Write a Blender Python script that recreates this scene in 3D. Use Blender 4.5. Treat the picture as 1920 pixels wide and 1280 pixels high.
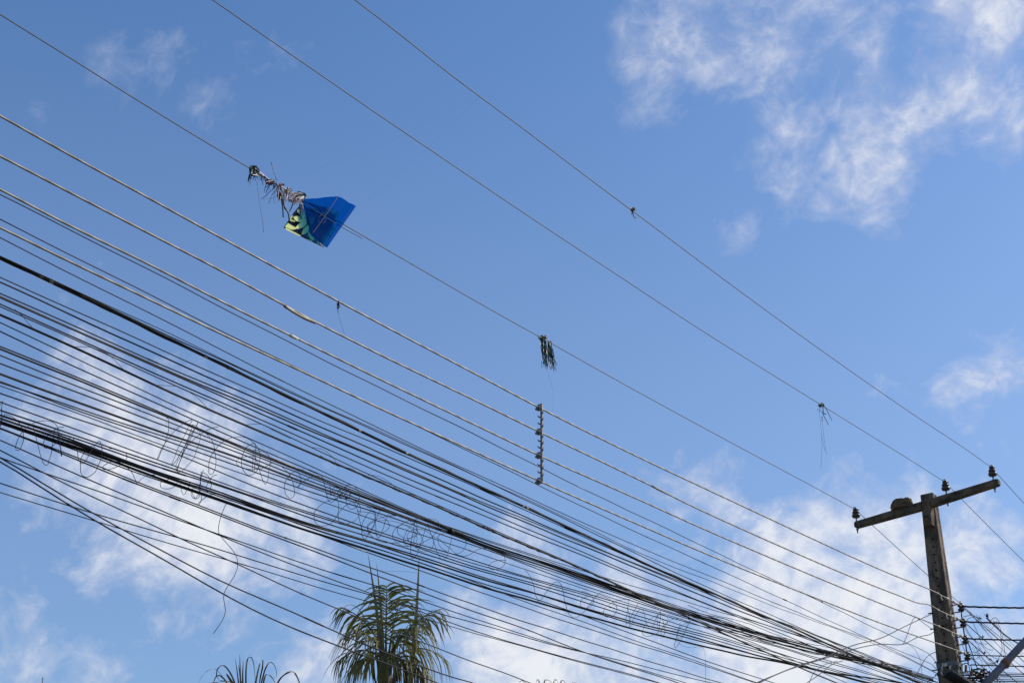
import bpy, bmesh, math, random
import numpy as np
from mathutils import Vector, Matrix

for _o in list(bpy.data.objects):
    bpy.data.objects.remove(_o, do_unlink=True)
scene = bpy.context.scene
COL = scene.collection
R = random.Random(11)

# ------------------------------------------------------------------ camera
FPX, PITCH, ROLL = 2800.0, 0.4612186, 0.0082275        # focal length in px of a 1920 px wide frame
AZ = 0.6387976                                          # street azimuth (from +Y towards +X)
Q = np.array([6.14132, 20.60423])                       # foot of the pole
EYE = np.array([0.0, 0.0, 1.6])
_cp, _sp = math.cos(PITCH), math.sin(PITCH)
_F = np.array([0, _cp, _sp]); _U0 = np.array([0, -_sp, _cp]); _R0 = np.array([1.0, 0, 0])
_cr, _sr = math.cos(ROLL), math.sin(ROLL)
_R = _cr * _R0 + _sr * _U0; _U = -_sr * _R0 + _cr * _U0
cam_d = bpy.data.cameras.new('camera'); cam = bpy.data.objects.new('camera', cam_d); COL.objects.link(cam)
cam_d.sensor_width = 36.0; cam_d.lens = FPX / 1920 * 36.0
cam_d.clip_start = 0.1; cam_d.clip_end = 6000
m = Matrix.Identity(4)
for i in range(3):
    m[i][0], m[i][1], m[i][2], m[i][3] = _R[i], _U[i], -_F[i], EYE[i]
cam.matrix_world = m
scene.camera = cam
scene.view_settings.view_transform = 'Standard'
scene.view_settings.look = 'None'
scene.view_settings.gamma = 1.0
scene.view_settings.use_curve_mapping = False
scene.view_settings.exposure = 0.0

D = np.array([math.sin(AZ), math.cos(AZ)])              # along the street, away from the camera
SIDE = np.array([D[1], -D[0]])                          # across the street, towards the right

def ray(px, py):
    return _F * FPX + _R * (px - 960) + _U * (640 - py)
def direction(px, py):
    v = ray(px, py); return v / np.linalg.norm(v)
def st(s, t, z):                                        # street coordinates to world
    q = Q + SIDE * s + D * t
    return Vector((q[0], q[1], z))
def on_line(px, py, s):                                 # point of the vertical plane along the street at offset s
    v = ray(px, py); k = ((Q + SIDE * s) @ SIDE) / (v[:2] @ SIDE)
    return Vector(EYE + v * k)
def on_cross(px, py, t):                                # point of the vertical plane across the street at t
    v = ray(px, py); k = ((Q + D * t) @ D) / (v[:2] @ D)
    return Vector(EYE + v * k)
def at_dist(px, py, dist):
    v = ray(px, py); return Vector(EYE + v * (dist / math.hypot(v[0], v[1])))
def to_st(p):
    q = np.array([p[0], p[1]]) - Q
    return q @ SIDE, q @ D, p[2]

# ------------------------------------------------------------------ sky and sun
SUN_DIR = Vector((0.80, 0.16, 0.62)).normalized()
world = bpy.data.worlds.new('World'); scene.world = world; world.use_nodes = True
wn = world.node_tree.nodes; wl = world.node_tree.links; wn.clear()
class NT:
    def __init__(self, tree): self.n = tree.nodes; self.l = tree.links
    def new(self, kind, **kw):
        nd = self.n.new(kind)
        for k, v in kw.items(): setattr(nd, k, v)
        return nd
    def put(self, sock, v):
        if v is None: return
        if hasattr(v, 'is_output'): self.l.new(v, sock)
        else: sock.default_value = v
    def math(self, op, a, b=None, c=None, clamp=False):
        nd = self.new('ShaderNodeMath', operation=op, use_clamp=clamp)
        for i, v in enumerate((a, b, c)): self.put(nd.inputs[i], v)
        return nd.outputs[0]
    def vmath(self, op, a, b=None, out=0):
        nd = self.new('ShaderNodeVectorMath', operation=op)
        self.put(nd.inputs[0], a); self.put(nd.inputs[1], b)
        return nd.outputs[out]
    def scale(self, a, k):
        nd = self.new('ShaderNodeVectorMath', operation='SCALE')
        self.put(nd.inputs[0], a); nd.inputs['Scale'].default_value = k
        return nd.outputs[0]
    def noise(self, vec, scale, detail=4, rough=.5, dist=0.0, out='Fac'):
        nd = self.new('ShaderNodeTexNoise')
        self.put(nd.inputs['Vector'], vec)
        nd.inputs['Scale'].default_value = scale; nd.inputs['Detail'].default_value = detail
        nd.inputs['Roughness'].default_value = rough; nd.inputs['Distortion'].default_value = dist
        return nd.outputs[out]
    def maprange(self, v, a, b, c=0.0, d=1.0, smooth=True):
        nd = self.new('ShaderNodeMapRange', interpolation_type='SMOOTHSTEP' if smooth else 'LINEAR')
        self.put(nd.inputs[0], v)
        for i, q in enumerate((a, b, c, d)): self.put(nd.inputs[i + 1], q)
        return nd.outputs[0]
    def mix(self, fac, a, b):
        nd = self.new('ShaderNodeMix', data_type='RGBA')
        self.put(nd.inputs[0], fac); self.put(nd.inputs[6], a); self.put(nd.inputs[7], b)
        return nd.outputs[2]

W = NT(world.node_tree)
SKY_STRENGTH = 0.15
sky = W.new('ShaderNodeTexSky', sky_type='NISHITA', sun_disc=False)
sky.sun_elevation = math.asin(SUN_DIR.z); sky.sun_rotation = math.atan2(SUN_DIR.x, SUN_DIR.y)
sky.air_density = 1.2; sky.dust_density = 1.8; sky.ozone_density = 8.0; sky.altitude = 0
dirv = W.new('ShaderNodeTexCoord').outputs['Generated']
# clouds: drifting altocumulus, thicker towards the right and the skyline; (px, py) of the photograph -> directions
CLOUDS = [(1330,50,120,.56),(1225,45,70,.34),(1235,140,90,.36),(1475,50,120,.46),(1570,110,100,.52),(1495,215,90,.50),(1440,280,80,.46),
 (1635,290,90,.60),(1530,355,85,.54),(1700,235,90,.46),(1850,15,95,.60),(1770,150,110,.34),(1885,190,110,.52),(1640,395,60,.38),(1830,270,90,.34),
 (1380,390,80,.26),(1360,450,50,.2),(1750,50,120,.34),(1340,140,110,.42),(1660,30,90,.42),(1400,200,90,.30),
 (300,140,140,.20),(480,110,80,.24),(60,240,90,.18),(430,250,70,.14),(180,670,95,.56),(190,470,90,.22),(560,70,70,.14),
 (300,880,210,.74),(450,1000,180,.74),(550,1090,120,.58),(150,800,150,.58),(380,940,150,.5),(70,930,140,.30),(200,30,80,.12),
 (30,1185,105,.70),(170,1235,80,.52),(90,1285,80,.46),(340,1225,60,.22),
 (610,1255,70,.72),(930,1265,130,.74),(960,1070,110,.42),(1010,1150,110,.44),(870,1040,90,.40),(1040,1260,140,.66),
 (1200,1250,190,.72),(1400,1245,190,.74),(1320,1000,130,.54),(1480,1060,150,.62),(1630,1070,150,.74),(1260,880,80,.32),
 (1510,955,65,.54),(1710,960,110,.48),(1850,990,130,.64),(1880,715,110,.54),(1660,1190,150,.72),(1900,1240,110,.62),
 (1910,840,70,.44),(1110,1190,150,.52),(1220,840,60,.26),(1500,1190,160,.66),(1790,1060,110,.54),(1790,1200,110,.6),(1660,730,50,.26)]
warp = W.noise(dirv, 12.0, 3, .55, out='Color')
wv = W.vmath('ADD', dirv, W.scale(W.vmath('SUBTRACT', warp, (.5, .5, .5)), 0.045))
acc = None
for (px, py, r, a) in CLOUDS:
    c = direction(px, py)
    dd = W.vmath('DISTANCE', wv, tuple(c), out=1)
    g = W.maprange(dd, 1.95 * r / FPX, 0.0, 0.0, a)
    acc = g if acc is None else W.math('MAXIMUM', W.math('MULTIPLY_ADD', g, .22, acc), g)
# elsewhere in the sky the same kind of cloud goes on at random
dview = W.vmath('DISTANCE', dirv, tuple(direction(960, 640)), out=1)
inview = W.maprange(dview, 0.40, 0.62, 1.0, 0.0)
rnd = W.maprange(W.noise(dirv, 4.0, 3, .5), .44, .66, 0.0, .75)
bias = W.math('ADD', W.math('MULTIPLY', acc, inview), W.math('MULTIPLY', rnd, W.math('SUBTRACT', 1.0, inview)))
# wisps are drawn out along one wind direction
_e1 = _R * math.cos(.62) + _U * math.sin(.62); _e2 = -_R * math.sin(.62) + _U * math.cos(.62)
stretch = W.new('ShaderNodeCombineXYZ')
for _i, (_e, _k) in enumerate(((_e1, .97), (_e2, 1.06), (_F, 1.0))):
    W.put(stretch.inputs[_i], W.math('MULTIPLY', W.vmath('DOT_PRODUCT', wv, tuple(_e), out=1), _k))
n1 = W.noise(stretch.outputs[0], 21.0, 7, .60)
n2 = W.noise(stretch.outputs[0], 75.0, 4, .6)
dens = W.math('ADD', bias, W.math('MULTIPLY_ADD', W.math('SUBTRACT', n1, .5), 1.75, W.math('MULTIPLY', W.math('SUBTRACT', n2, .5), .32)))
alpha = W.math('MULTIPLY', W.maprange(dens, 0.06, 1.14), W.maprange(bias, 0.02, .22))
alpha = W.math('MAXIMUM', alpha, W.maprange(W.math('MULTIPLY_ADD', W.math('SUBTRACT', n1, .5), .8, bias), .05, .9, 0.0, .30))   # thin veil round the thicker parts
veil = W.maprange(W.new('ShaderNodeSeparateXYZ').outputs[2], .66, .34, .02, .16)
W.l.new(dirv, veil.node.inputs[0].links[0].from_node.inputs[0])      # thin haze that thickens towards the skyline
alpha = W.math('MAXIMUM', W.math('MULTIPLY', alpha, .96), veil)
shade = W.maprange(W.math('ADD', dens, W.math('MULTIPLY', W.math('SUBTRACT', n2, .5), .9)), .35, 1.15)
k = 1.0 / SKY_STRENGTH
cl = W.mix(shade, (.56 * k, .61 * k, .78 * k, 1), (.86 * k, .875 * k, .92 * k, 1))
grade = W.new('ShaderNodeHueSaturation'); W.put(grade.inputs['Color'], sky.outputs[0])
grade.inputs['Saturation'].default_value = 1.08; grade.inputs['Value'].default_value = 1.06
bg = W.new('ShaderNodeBackground'); bg.inputs['Strength'].default_value = SKY_STRENGTH
W.put(bg.inputs['Color'], W.mix(alpha, grade.outputs[0], cl))
world.cycles.sampling_method = 'MANUAL'; world.cycles.sample_map_resolution = 256
wo = W.new('ShaderNodeOutputWorld'); wl.new(bg.outputs[0], wo.inputs[0])

sun_d = bpy.data.lights.new('sun', 'SUN'); sun_d.energy = 4.2; sun_d.angle = math.radians(0.53); sun_d.color = (1.0, .94, .85)
sun = bpy.data.objects.new('sun', sun_d); COL.objects.link(sun)
sun.rotation_euler = SUN_DIR.to_track_quat('Z', 'Y').to_euler(); sun.location = (30, -5, 40)

# ------------------------------------------------------------------ materials
def material(name, c1, c2=None, rough=.6, scale=8.0, bump=0.0, bscale=40.0, metal=0.0, spec=.5, stretch=(1, 1, 1), detail=6, lo=.35, hi=.65):
    mt = bpy.data.materials.new(name); mt.use_nodes = True
    N = NT(mt.node_tree); b = N.n['Principled BSDF']
    b.inputs['Roughness'].default_value = rough; b.inputs['Metallic'].default_value = metal
    b.inputs['Specular IOR Level'].default_value = spec
    tc = N.new('ShaderNodeTexCoord'); mp = N.new('ShaderNodeMapping'); mp.inputs['Scale'].default_value = stretch
    N.put(mp.inputs['Vector'], tc.outputs['Object'])
    if c2 is None: c2 = tuple(v * .6 for v in c1)
    nf = N.noise(mp.outputs[0], scale, detail, .6)
    col = N.mix(N.maprange(nf, lo, hi), (*c1, 1), (*c2, 1))
    N.put(b.inputs['Base Color'], col)
    if bump:
        bn = N.new('ShaderNodeBump'); bn.inputs['Strength'].default_value = bump; bn.inputs['Distance'].default_value = .02
        N.put(bn.inputs['Height'], N.noise(mp.outputs[0], bscale, 5, .6)); N.put(b.inputs['Normal'], bn.outputs[0])
    return mt
def thin_sheet(name, c1, c2, through, trans=.4, scale=6.0, clear=0.0, spec=.3):   # plastic film or leaf: light passes through it
    mt = bpy.data.materials.new(name); mt.use_nodes = True
    N = NT(mt.node_tree); b = N.n['Principled BSDF']; out = N.n['Material Output']
    b.inputs['Roughness'].default_value = .5; b.inputs['Specular IOR Level'].default_value = spec
    tc = N.new('ShaderNodeTexCoord')
    col = N.mix(N.maprange(N.noise(tc.outputs['Object'], scale, 5, .6), .3, .7), (*c1, 1), (*c2, 1))
    N.put(b.inputs['Base Color'], col)
    tr = N.new('ShaderNodeBsdfTranslucent'); N.put(tr.inputs['Color'], (*through, 1))
    ms = N.new('ShaderNodeMixShader'); ms.inputs[0].default_value = trans
    N.l.new(b.outputs[0], ms.inputs[1]); N.l.new(tr.outputs[0], ms.inputs[2])
    last = ms.outputs[0]
    if clear:
        tp = N.new('ShaderNodeBsdfTransparent'); N.put(tp.inputs['Color'], (*through, 1))
        m2 = N.new('ShaderNodeMixShader'); m2.inputs[0].default_value = clear
        N.l.new(last, m2.inputs[1]); N.l.new(tp.outputs[0], m2.inputs[2]); last = m2.outputs[0]
    N.l.new(last, out.inputs['Surface'])
    return mt
M = dict(
 concrete=material('weathered concrete', (.185, .135, .095), (.052, .038, .028), .9, 11, .9, 60, stretch=(1, 1, .4)),
 arm=material('stained concrete', (.13, .095, .06), (.026, .020, .016), .9, 7, .8, 70),
 black=material('black polyethylene', (.008, .0075, .012), (.014, .013, .018), .6, 5, spec=.2),
 grime=material('dusty black sheath', (.013, .012, .013), (.026, .023, .021), .7, 3, spec=.2),
 alu=material('weathered aluminium strand', (.25, .22, .18), (.16, .135, .11), .55, 9, metal=.2),
 hv=material('oxidised bare conductor', (.06, .052, .042), (.035, .032, .027), .55, 9, metal=.2),
 porcelain=material('brown glazed porcelain', (.045, .026, .022), (.03, .02, .018), .22, 6),
 steel=material('galvanised steel', (.16, .155, .15), (.09, .085, .08), .55, 12, metal=.5),
 pale=material('pale connector', (.52, .48, .42), (.36, .32, .27), .6, 20),
 rust=material('rusty fitting', (.20, .10, .05), (.10, .055, .035), .8, 20),
 clay=material('dried mud', (.15, .098, .05), (.06, .04, .022), .95, 14, 1.0, 35),
 spacer=material('grey polymer spacer', (.17, .17, .18), (.11, .11, .12), .5, 10),
 pipe=material('painted grey pipe', (.12, .125, .155), (.08, .085, .11), .45, 8),
 asphalt=material('asphalt', (.055, .054, .052), (.04, .04, .04), .9, 30, .4, 200),
 paving=material('concrete paving', (.30, .28, .25), (.2, .19, .17), .9, 6, .3, 90),
 earth=material('dry ground', (.20, .16, .11), (.09, .11, .05), .95, 1.2, .3, 10),
 paint=material('road paint', (.75, .74, .7), (.6, .59, .55), .8, 10),
 trunk=material('palm trunk', (.20, .17, .13), (.11, .09, .07), .9, 5, .8, 20, stretch=(1, 1, 4)),
 frond=thin_sheet('palm leaf', (.052, .055, .013), (.12, .112, .034), (.13, .14, .025), .3),
 frond_old=thin_sheet('yellowing palm leaf', (.20, .18, .07), (.10, .095, .035), (.22, .19, .06), .3),
 frond_dry=material('dry palm leaf', (.045, .036, .03), (.09, .07, .05), .8, 12),
 spear=material('unopened palm spear', (.30, .29, .14), (.22, .21, .10), .6, 6),
 film=thin_sheet('blue kite film', (.001, .075, .26), (.002, .10, .32), (.05, .47, .80), .45, 3.0, .85, .05),
 navy=material('navy print', (.035, .035, .065), (.045, .045, .085), .6, 10),
 lime=material('yellow green print', (.36, .42, .10), (.42, .46, .14), .6, 10),
 stick=material('bamboo spar', (.05, .035, .02), (.03, .022, .015), .7, 20),
 ribbon=material('black plastic strip', (.012, .014, .018), (.03, .03, .035), .4, 10),
 ribbon_green=material('dark green plastic strip', (.006, .045, .045), (.014, .085, .075), .4, 10),
 ribbon_white=thin_sheet('white plastic strip', (.55, .52, .55), (.42, .36, .42), (.6, .55, .55), .3),
 ribbon_orange=material('orange plastic strip', (.45, .12, .05), (.35, .16, .08), .5, 10),
 ribbon_purple=material('purple plastic strip', (.10, .035, .12), (.05, .02, .07), .5, 10),
 string=material('kite string', (.10, .11, .14), (.08, .08, .1), .8, 10),
)

# ------------------------------------------------------------------ mesh helpers
class MB:
    def __init__(self): self.v = []; self.f = []
    def add(self, vs, fs):
        o = len(self.v); self.v += [tuple(q) for q in vs]; self.f += [tuple(o + i for i in f) for f in fs]; return self
    def tube(self, pts, r, sides=6, caps=True, lobes=0, depth=.25, pitch=.2):
        P = np.array([tuple(p) for p in pts], float); n = len(P)
        T = np.gradient(P, axis=0); T /= np.linalg.norm(T, axis=1)[:, None] + 1e-12
        rr = np.broadcast_to(np.asarray(r, float), (n,))
        ref = np.array([0, 0, 1.0]) if abs(T[:, 2]).mean() < .8 else np.array([0.8, -.6, .1])
        A = np.zeros_like(P); a = ref - T[0] * (ref @ T[0]); a /= np.linalg.norm(a)
        for i in range(n):
            a = a - T[i] * (a @ T[i]); a /= np.linalg.norm(a) + 1e-12; A[i] = a
        B = np.cross(T, A)
        th = np.linspace(0, 2 * math.pi, sides, endpoint=False)
        if lobes:
            L = np.concatenate([[0], np.cumsum(np.linalg.norm(np.diff(P, axis=0), axis=1))])
            ph = th[None] + (L / pitch * 2 * math.pi / lobes * 1.0)[:, None]
            w = 1 + depth * (np.abs(np.cos(lobes * th / 2.0)) - .6)[None]
            V = P[:, None] + rr[:, None, None] * (w * np.cos(ph))[..., None] * A[:, None] + rr[:, None, None] * (w * np.sin(ph))[..., None] * B[:, None]
        else:
            V = P[:, None] + rr[:, None, None] * (np.cos(th)[None, :, None] * A[:, None] + np.sin(th)[None, :, None] * B[:, None])
        o = len(self.v); self.v += [tuple(q) for q in V.reshape(-1, 3)]
        for i in range(n - 1):
            for j in range(sides):
                k2 = (j + 1) % sides
                self.f.append((o + i * sides + j, o + i * sides + k2, o + (i + 1) * sides + k2, o + (i + 1) * sides + j))
        if caps:
            self.f.append(tuple(o + j for j in range(sides))[::-1]); self.f.append(tuple(o + (n - 1) * sides + j for j in range(sides)))
        return self
    def box(self, c, ax, ay, az):     # centre and three half axes
        c, ax, ay, az = map(Vector, (c, ax, ay, az))
        vs = [c + ax * i + ay * j + az * k for i in (-1, 1) for j in (-1, 1) for k in (-1, 1)]
        return self.add(vs, [(0, 1, 3, 2), (4, 6, 7, 5), (0, 4, 5, 1), (2, 3, 7, 6), (0, 2, 6, 4), (1, 5, 7, 3)])
    def lathe(self, base, prof, sides=20, axis=Vector((0, 0, 1))):
        axis = Vector(axis).normalized(); a = axis.orthogonal().normalized(); b = axis.cross(a)
        vs = []
        for (r, h) in prof:
            for j in range(sides):
                an = 2 * math.pi * j / sides
                vs.append(Vector(base) + axis * h + (a * math.cos(an) + b * math.sin(an)) * r)
        fs = [(i * sides + j, i * sides + (j + 1) % sides, (i + 1) * sides + (j + 1) % sides, (i + 1) * sides + j) for i in range(len(prof) - 1) for j in range(sides)]
        fs += [tuple(range(sides))[::-1], tuple((len(prof) - 1) * sides + j for j in range(sides))]
        return self.add(vs, fs)
    def blade(self, pts, w, nrm=None, fold=.25, taper=None):   # long leaf or ribbon, folded along its middle
        P = [Vector(p) for p in pts]; n = len(P); vs = []
        for i, p in enumerate(P):
            t = (P[min(i + 1, n - 1)] - P[max(i - 1, 0)]).normalized()
            ref = Vector(nrm) if nrm is not None else Vector((0.1, -1, .2))
            sd = t.cross(ref)
            if sd.length < 1e-4: sd = t.orthogonal()
            sd.normalize(); up = sd.cross(t)
            x = i / (n - 1); ww = w * (taper(x) if taper else (min(1, .35 + x * 4) * (1 - x ** 2.2) + .03))
            vs += [p - sd * ww / 2 + up * fold * ww, p, p + sd * ww / 2 + up * fold * ww]
        fs = []
        for i in range(n - 1):
            a = i * 3; fs += [(a, a + 1, a + 4, a + 3), (a + 1, a + 2, a + 5, a + 4)]
        return self.add(vs, fs)
    def build(self, name, mt, parent=None, smooth=True):
        me = bpy.data.meshes.new(name); me.from_pydata(self.v, [], self.f); me.update()
        if smooth: me.polygons.foreach_set('use_smooth', [True] * len(me.polygons))
        me.materials.append(M[mt] if isinstance(mt, str) else mt)
        o = bpy.data.objects.new(name, me); COL.objects.link(o)
        if parent is not None:
            o.parent = parent; o.matrix_parent_inverse = Matrix.Translation(-parent.location)
        return o
def tag(o, label, cat, group=None, kind=None):
    o['label'] = label; o['category'] = cat
    if group: o['group'] = group
    if kind: o['kind'] = kind
    return o
def struct(o): o['kind'] = 'structure'; return o
def empty(name, loc, label, cat, group=None):
    e = bpy.data.objects.new(name, None); COL.objects.link(e); e.location = loc; e.empty_display_size = .2
    return tag(e, label, cat, group)
def spline(P, step=.1):            # Catmull-Rom through the points
    P = [np.array(tuple(p), float) for p in P]
    if len(P) < 3:
        n = max(2, int(np.linalg.norm(P[1] - P[0]) / step) + 1); return [P[0] + (P[1] - P[0]) * i / (n - 1) for i in range(n)]
    E = [2 * P[0] - P[1]] + P + [2 * P[-1] - P[-2]]; out = []
    for i in range(1, len(E) - 2):
        p0, p1, p2, p3 = E[i - 1:i + 3]; n = max(2, int(np.linalg.norm(p2 - p1) / step))
        for j in range(n):
            x = j / n
            out.append(.5 * ((2 * p1) + (p2 - p0) * x + (2 * p0 - 5 * p1 + 4 * p2 - p3) * x * x + (3 * p1 - p0 - 3 * p2 + p3) * x ** 3))
    out.append(E[-2]); return out

# ------------------------------------------------------------------ the setting: street, pavements, ground
def strip(name, s0, s1, z, mt, t0=-400, t1=600, thick=0.0):
    mb = MB()
    if thick:
        c = st((s0 + s1) / 2, (t0 + t1) / 2, z - thick / 2)
        mb.box(c, Vector((*SIDE, 0)) * (s1 - s0) / 2, Vector((*D, 0)) * (t1 - t0) / 2, (0, 0, thick / 2))
    else:
        mb.add([st(s0, t0, z), st(s1, t0, z), st(s1, t1, z), st(s0, t1, z)], [(0, 1, 2, 3)])
    return struct(mb.build(name, mt, smooth=False))
g = MB().add([(-2500, -2500, -.15), (2500, -2500, -.15), (2500, 2500, -.15), (-2500, 2500, -.15)], [(0, 1, 2, 3)])
struct(g.build('ground', 'earth', smooth=False))
strip('road', 1.1, 6.4, -.146, 'asphalt')
strip('pavement', -2.2, 1.1, 0.0, 'paving', thick=.30)
strip('pavement', 6.4, 9.2, 0.0, 'paving', thick=.30)
strip('road_marking', 3.70, 3.82, -.142, 'paint')

# ------------------------------------------------------------------ utility pole
def pole_w(z):
    return .19 + .040 * (9.39 - z) if z > 6.6 else .3016 + .022 * (6.6 - z)
def pole_d(z): return .17 + .016 * (9.39 - z)
SC = -.012                                        # the shaft's axis in street coordinates
pole = empty('utility_pole', st(SC, 0, 0), 'tall weathered concrete utility pole with crossarm at the lower right', 'utility pole')
def shaft_mesh():
    mb = MB(); zs = [-.3, 2, 4, 5.5, 6.6, 7.2, 7.8, 8.4, 9.0, 9.38]
    for z in zs:
        w, d = pole_w(z) / 2, pole_d(z) / 2; c = .012; nw = w * .93; nd = d * .42
        ring = [(-w + c, -d), (w - c, -d), (w, -d + c), (w, -nd), (nw, -nd + .012), (nw, nd - .012), (w, nd), (w, d - c), (w - c, d), (-w + c, d), (-w, d - c), (-w, nd), (-nw, nd - .012), (-nw, -nd + .012), (-w, -nd), (-w, -d + c)]
        mb.v += [tuple(st(SC + a, b, z)) for a, b in ring]
    n = 16
    for i in range(len(zs) - 1):
        for j in range(n):
            k2 = (j + 1) % n; mb.f.append((i * n + j, i * n + k2, (i + 1) * n + k2, (i + 1) * n + j))
    mb.f.append(tuple(range(n))[::-1]); mb.f.append(tuple((len(zs) - 1) * n + j for j in range(n)))
    return mb
shaft = shaft_mesh().build('shaft', 'concrete', pole, smooth=False)
cut = MB()
zh = 8.68
while zh > 6.0:                                    # the row of bolt holes down the front face
    cut.lathe(st(SC + .012, -pole_d(zh) / 2 - .02, zh), [(.0155, 0), (.0155, .075)], 10, axis=Vector((*D, 0))); zh -= .1165
cutter = cut.build('cutter', 'concrete', smooth=False)
bo = shaft.modifiers.new('holes', 'BOOLEAN'); bo.operation = 'DIFFERENCE'; bo.object = cutter; bo.solver = 'EXACT'
dg = bpy.context.evaluated_depsgraph_get()
holed = bpy.data.meshes.new_from_object(shaft.evaluated_get(dg)); shaft.modifiers.clear(); shaft.data = holed
bpy.data.objects.remove(cutter, do_unlink=True)

# T-shaped concrete crossarm bolted to the front face
def arm_top(s): return 9.240 + .088 * s
TA0, TA1 = -.215, -.1
am = MB(); ss = [-1.125, -1.10, -.8, -.4, -.14, 0, .14, .4, .8, 1.075, 1.095]
for s in ss:
    h = .118 - .026 * (abs(s) / 1.1) ** 1.5; e = .010 if abs(s) > 1.08 and s in (ss[0], ss[-1]) else 0
    zt = arm_top(s); t0, t1 = TA0, TA1
    if s in (ss[0], ss[-1]): h -= .02; zt -= .01; t0 += .01; t1 -= .01
    c = .012
    am.v += [tuple(st(s, a, b)) for a, b in ((t0 + c, zt), (t1 - c, zt), (t1, zt - c), (t1, zt - h + c), (t1 - c, zt - h), (t0 + c, zt - h), (t0, zt - h + c), (t0, zt - c))]
for i in range(len(ss) - 1):
    for j in range(8):
        k2 = (j + 1) % 8; am.f.append((i * 8 + j, i * 8 + k2, (i + 1) * 8 + k2, (i + 1) * 8 + j))
am.f.append(tuple(range(8))[::-1]); am.f.append(tuple((len(ss) - 1) * 8 + j for j in range(8)))
arm = am.build('crossarm', 'arm', pole, smooth=False)
bm = bmesh.new(); bm.from_mesh(arm.data); bmesh.ops.recalc_face_normals(bm, faces=bm.faces); bm.to_mesh(arm.data); bm.free()
stem = MB()
for z, w, t0 in ((9.21, .064, -.232), (9.05, .060, -.236), (8.95, .055, -.232), (8.855, .050, -.215)):
    stem.v += [tuple(st(.012 + a, b, z)) for a, b in ((-w + .01, t0), (w - .01, t0), (w, t0 + .01), (w, -.09), (-w, -.09), (-w, t0 + .01))]
for i in range(3):
    for j in range(6):
        k2 = (j + 1) % 6; stem.f.append((i * 6 + k2, i * 6 + j, (i + 1) * 6 + j, (i + 1) * 6 + k2))
stem.f.append((0, 1, 2, 3, 4, 5)); stem.f.append((18, 19, 20, 21, 22, 23)[::-1])
stem_o = stem.build('crossarm_stem', 'arm', pole, smooth=False)
for s, z in ((-.006, 9.16), (.002, 8.93)):
    MB().lathe(st(s, -.232, z), [(.030, 0), (.030, .008), (.017, .008), (.017, .028), (.009, .028), (.009, .05)], 6, axis=-Vector((*D, 0))).build('bolt', 'rust', pole, smooth=False)
# pin insulators
INS = []
prof = [(.012, .055), (.050, .060), (.060, .072), (.062, .098), (.052, .112), (.036, .118), (.038, .124), (.053, .130), (.053, .142), (.040, .160), (.029, .166), (.029, .178), (.037, .184), (.037, .198), (.024, .208), (.004, .210)]
for (px, py) in ((1605, 966), (1773, 913), (1860.5, 884)):
    p = on_cross(px, py, -.158); s = to_st(p)[0]; z0 = arm_top(s)
    ins = MB().lathe(st(s, -.158, z0 + .012), prof, 24).build('pin_insulator', 'porcelain', pole)
    pin = MB().lathe(st(s, -.158, z0 - .17), [(.011, 0), (.011, .24)], 10)
    pin.lathe(st(s, -.158, z0 + .001), [(.030, 0), (.030, .008)], 8)
    pin.lathe(st(s, -.158, z0 - .125), [(.020, 0), (.020, .016)], 6)
    pin.build('steel_pin', 'steel', ins, smooth=False)
    tie = MB()
    for q in range(3):
        tie.tube([st(s + .034 * math.cos(a), -.158 + .034 * math.sin(a), z0 + .180 + q * .007 + .004 * math.sin(a * 2 + q)) for a in np.linspace(0, 6.3, 15)], .004, 5)
    for q in (-1, 1):
        tie.tube([st(s + .03, -.158 + q * .03, z0 + .185), st(s + .028, -.158 + q * .065, z0 + .215), st(s + .01, -.158 + q * .09, z0 + .205)], .006, 5)
    tie.build('tie_wire', 'hv', ins)
    INS.append((s, z0 + .200))
# strap and rack on the right flank
z = 6.80
for (z, h) in ((6.86, .035), (6.74, .03)):
    w, d = pole_w(z) / 2 + .004, pole_d(z) / 2 + .004
    MB().box(st(SC, 0, z), Vector((*SIDE, 0)) * w, Vector((*D, 0)) * d, (0, 0, h)).build('steel_strap', 'steel', pole, smooth=False)
RZ = [7.645, 7.425, 7.185, 6.955]
rack = MB().tube([st(.255, 0, 7.74), st(.255, 0, 6.85)], .010, 8).build('rack_rod', 'steel', pole)
for z in RZ:
    for dz in (-.055, .055):
        br = MB().box(st(.20, 0, z + dz), Vector((*SIDE, 0)) * .085, Vector((*D, 0)) * .018, (0, 0, .004))
        br.build('rack_bracket', 'steel', pole, smooth=False)
    MB().lathe(st(.255, 0, z - .045), [(.012, 0), (.042, .002), (.046, .014), (.046, .026), (.028, .036), (.026, .045), (.028, .054), (.046, .064), (.046, .076), (.042, .088), (.012, .09)], 18).build('spool_insulator', 'porcelain', pole)
# ------------------------------------------------------------------ mud nest of a bird on the crossarm
nest = MB(); na, nb = 22, 9; rr = random.Random(5)
nc = st(-.385, -.158, arm_top(-.385) - .012)
for i in range(nb + 1):
    ph = i / nb * math.pi / 2
    for j in range(na):
        a = 2 * math.pi * j / na
        r = (.172 * math.cos(ph) ** .42 if i < nb else .01) * (1 + .07 * math.sin(3 * a + 1) + rr.uniform(-.05, .05))
        zz = .158 * math.sin(ph) ** .85 * (1 + .06 * math.sin(2 * a)) + rr.uniform(-.006, .006)
        rx, ry = r * math.cos(a), r * .62 * math.sin(a)
        nest.v.append(tuple(nc + Vector((*(SIDE * rx + D * ry), zz + .088 * rx))))
for i in range(nb):
    for j in range(na):
        k2 = (j + 1) % na; nest.f.append((i * na + j, i * na + k2, (i + 1) * na + k2, (i + 1) * na + j))
nest.f.append(tuple(range(na))[::-1]); nest.f.append(tuple(nb * na + j for j in range(na)))
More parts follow.
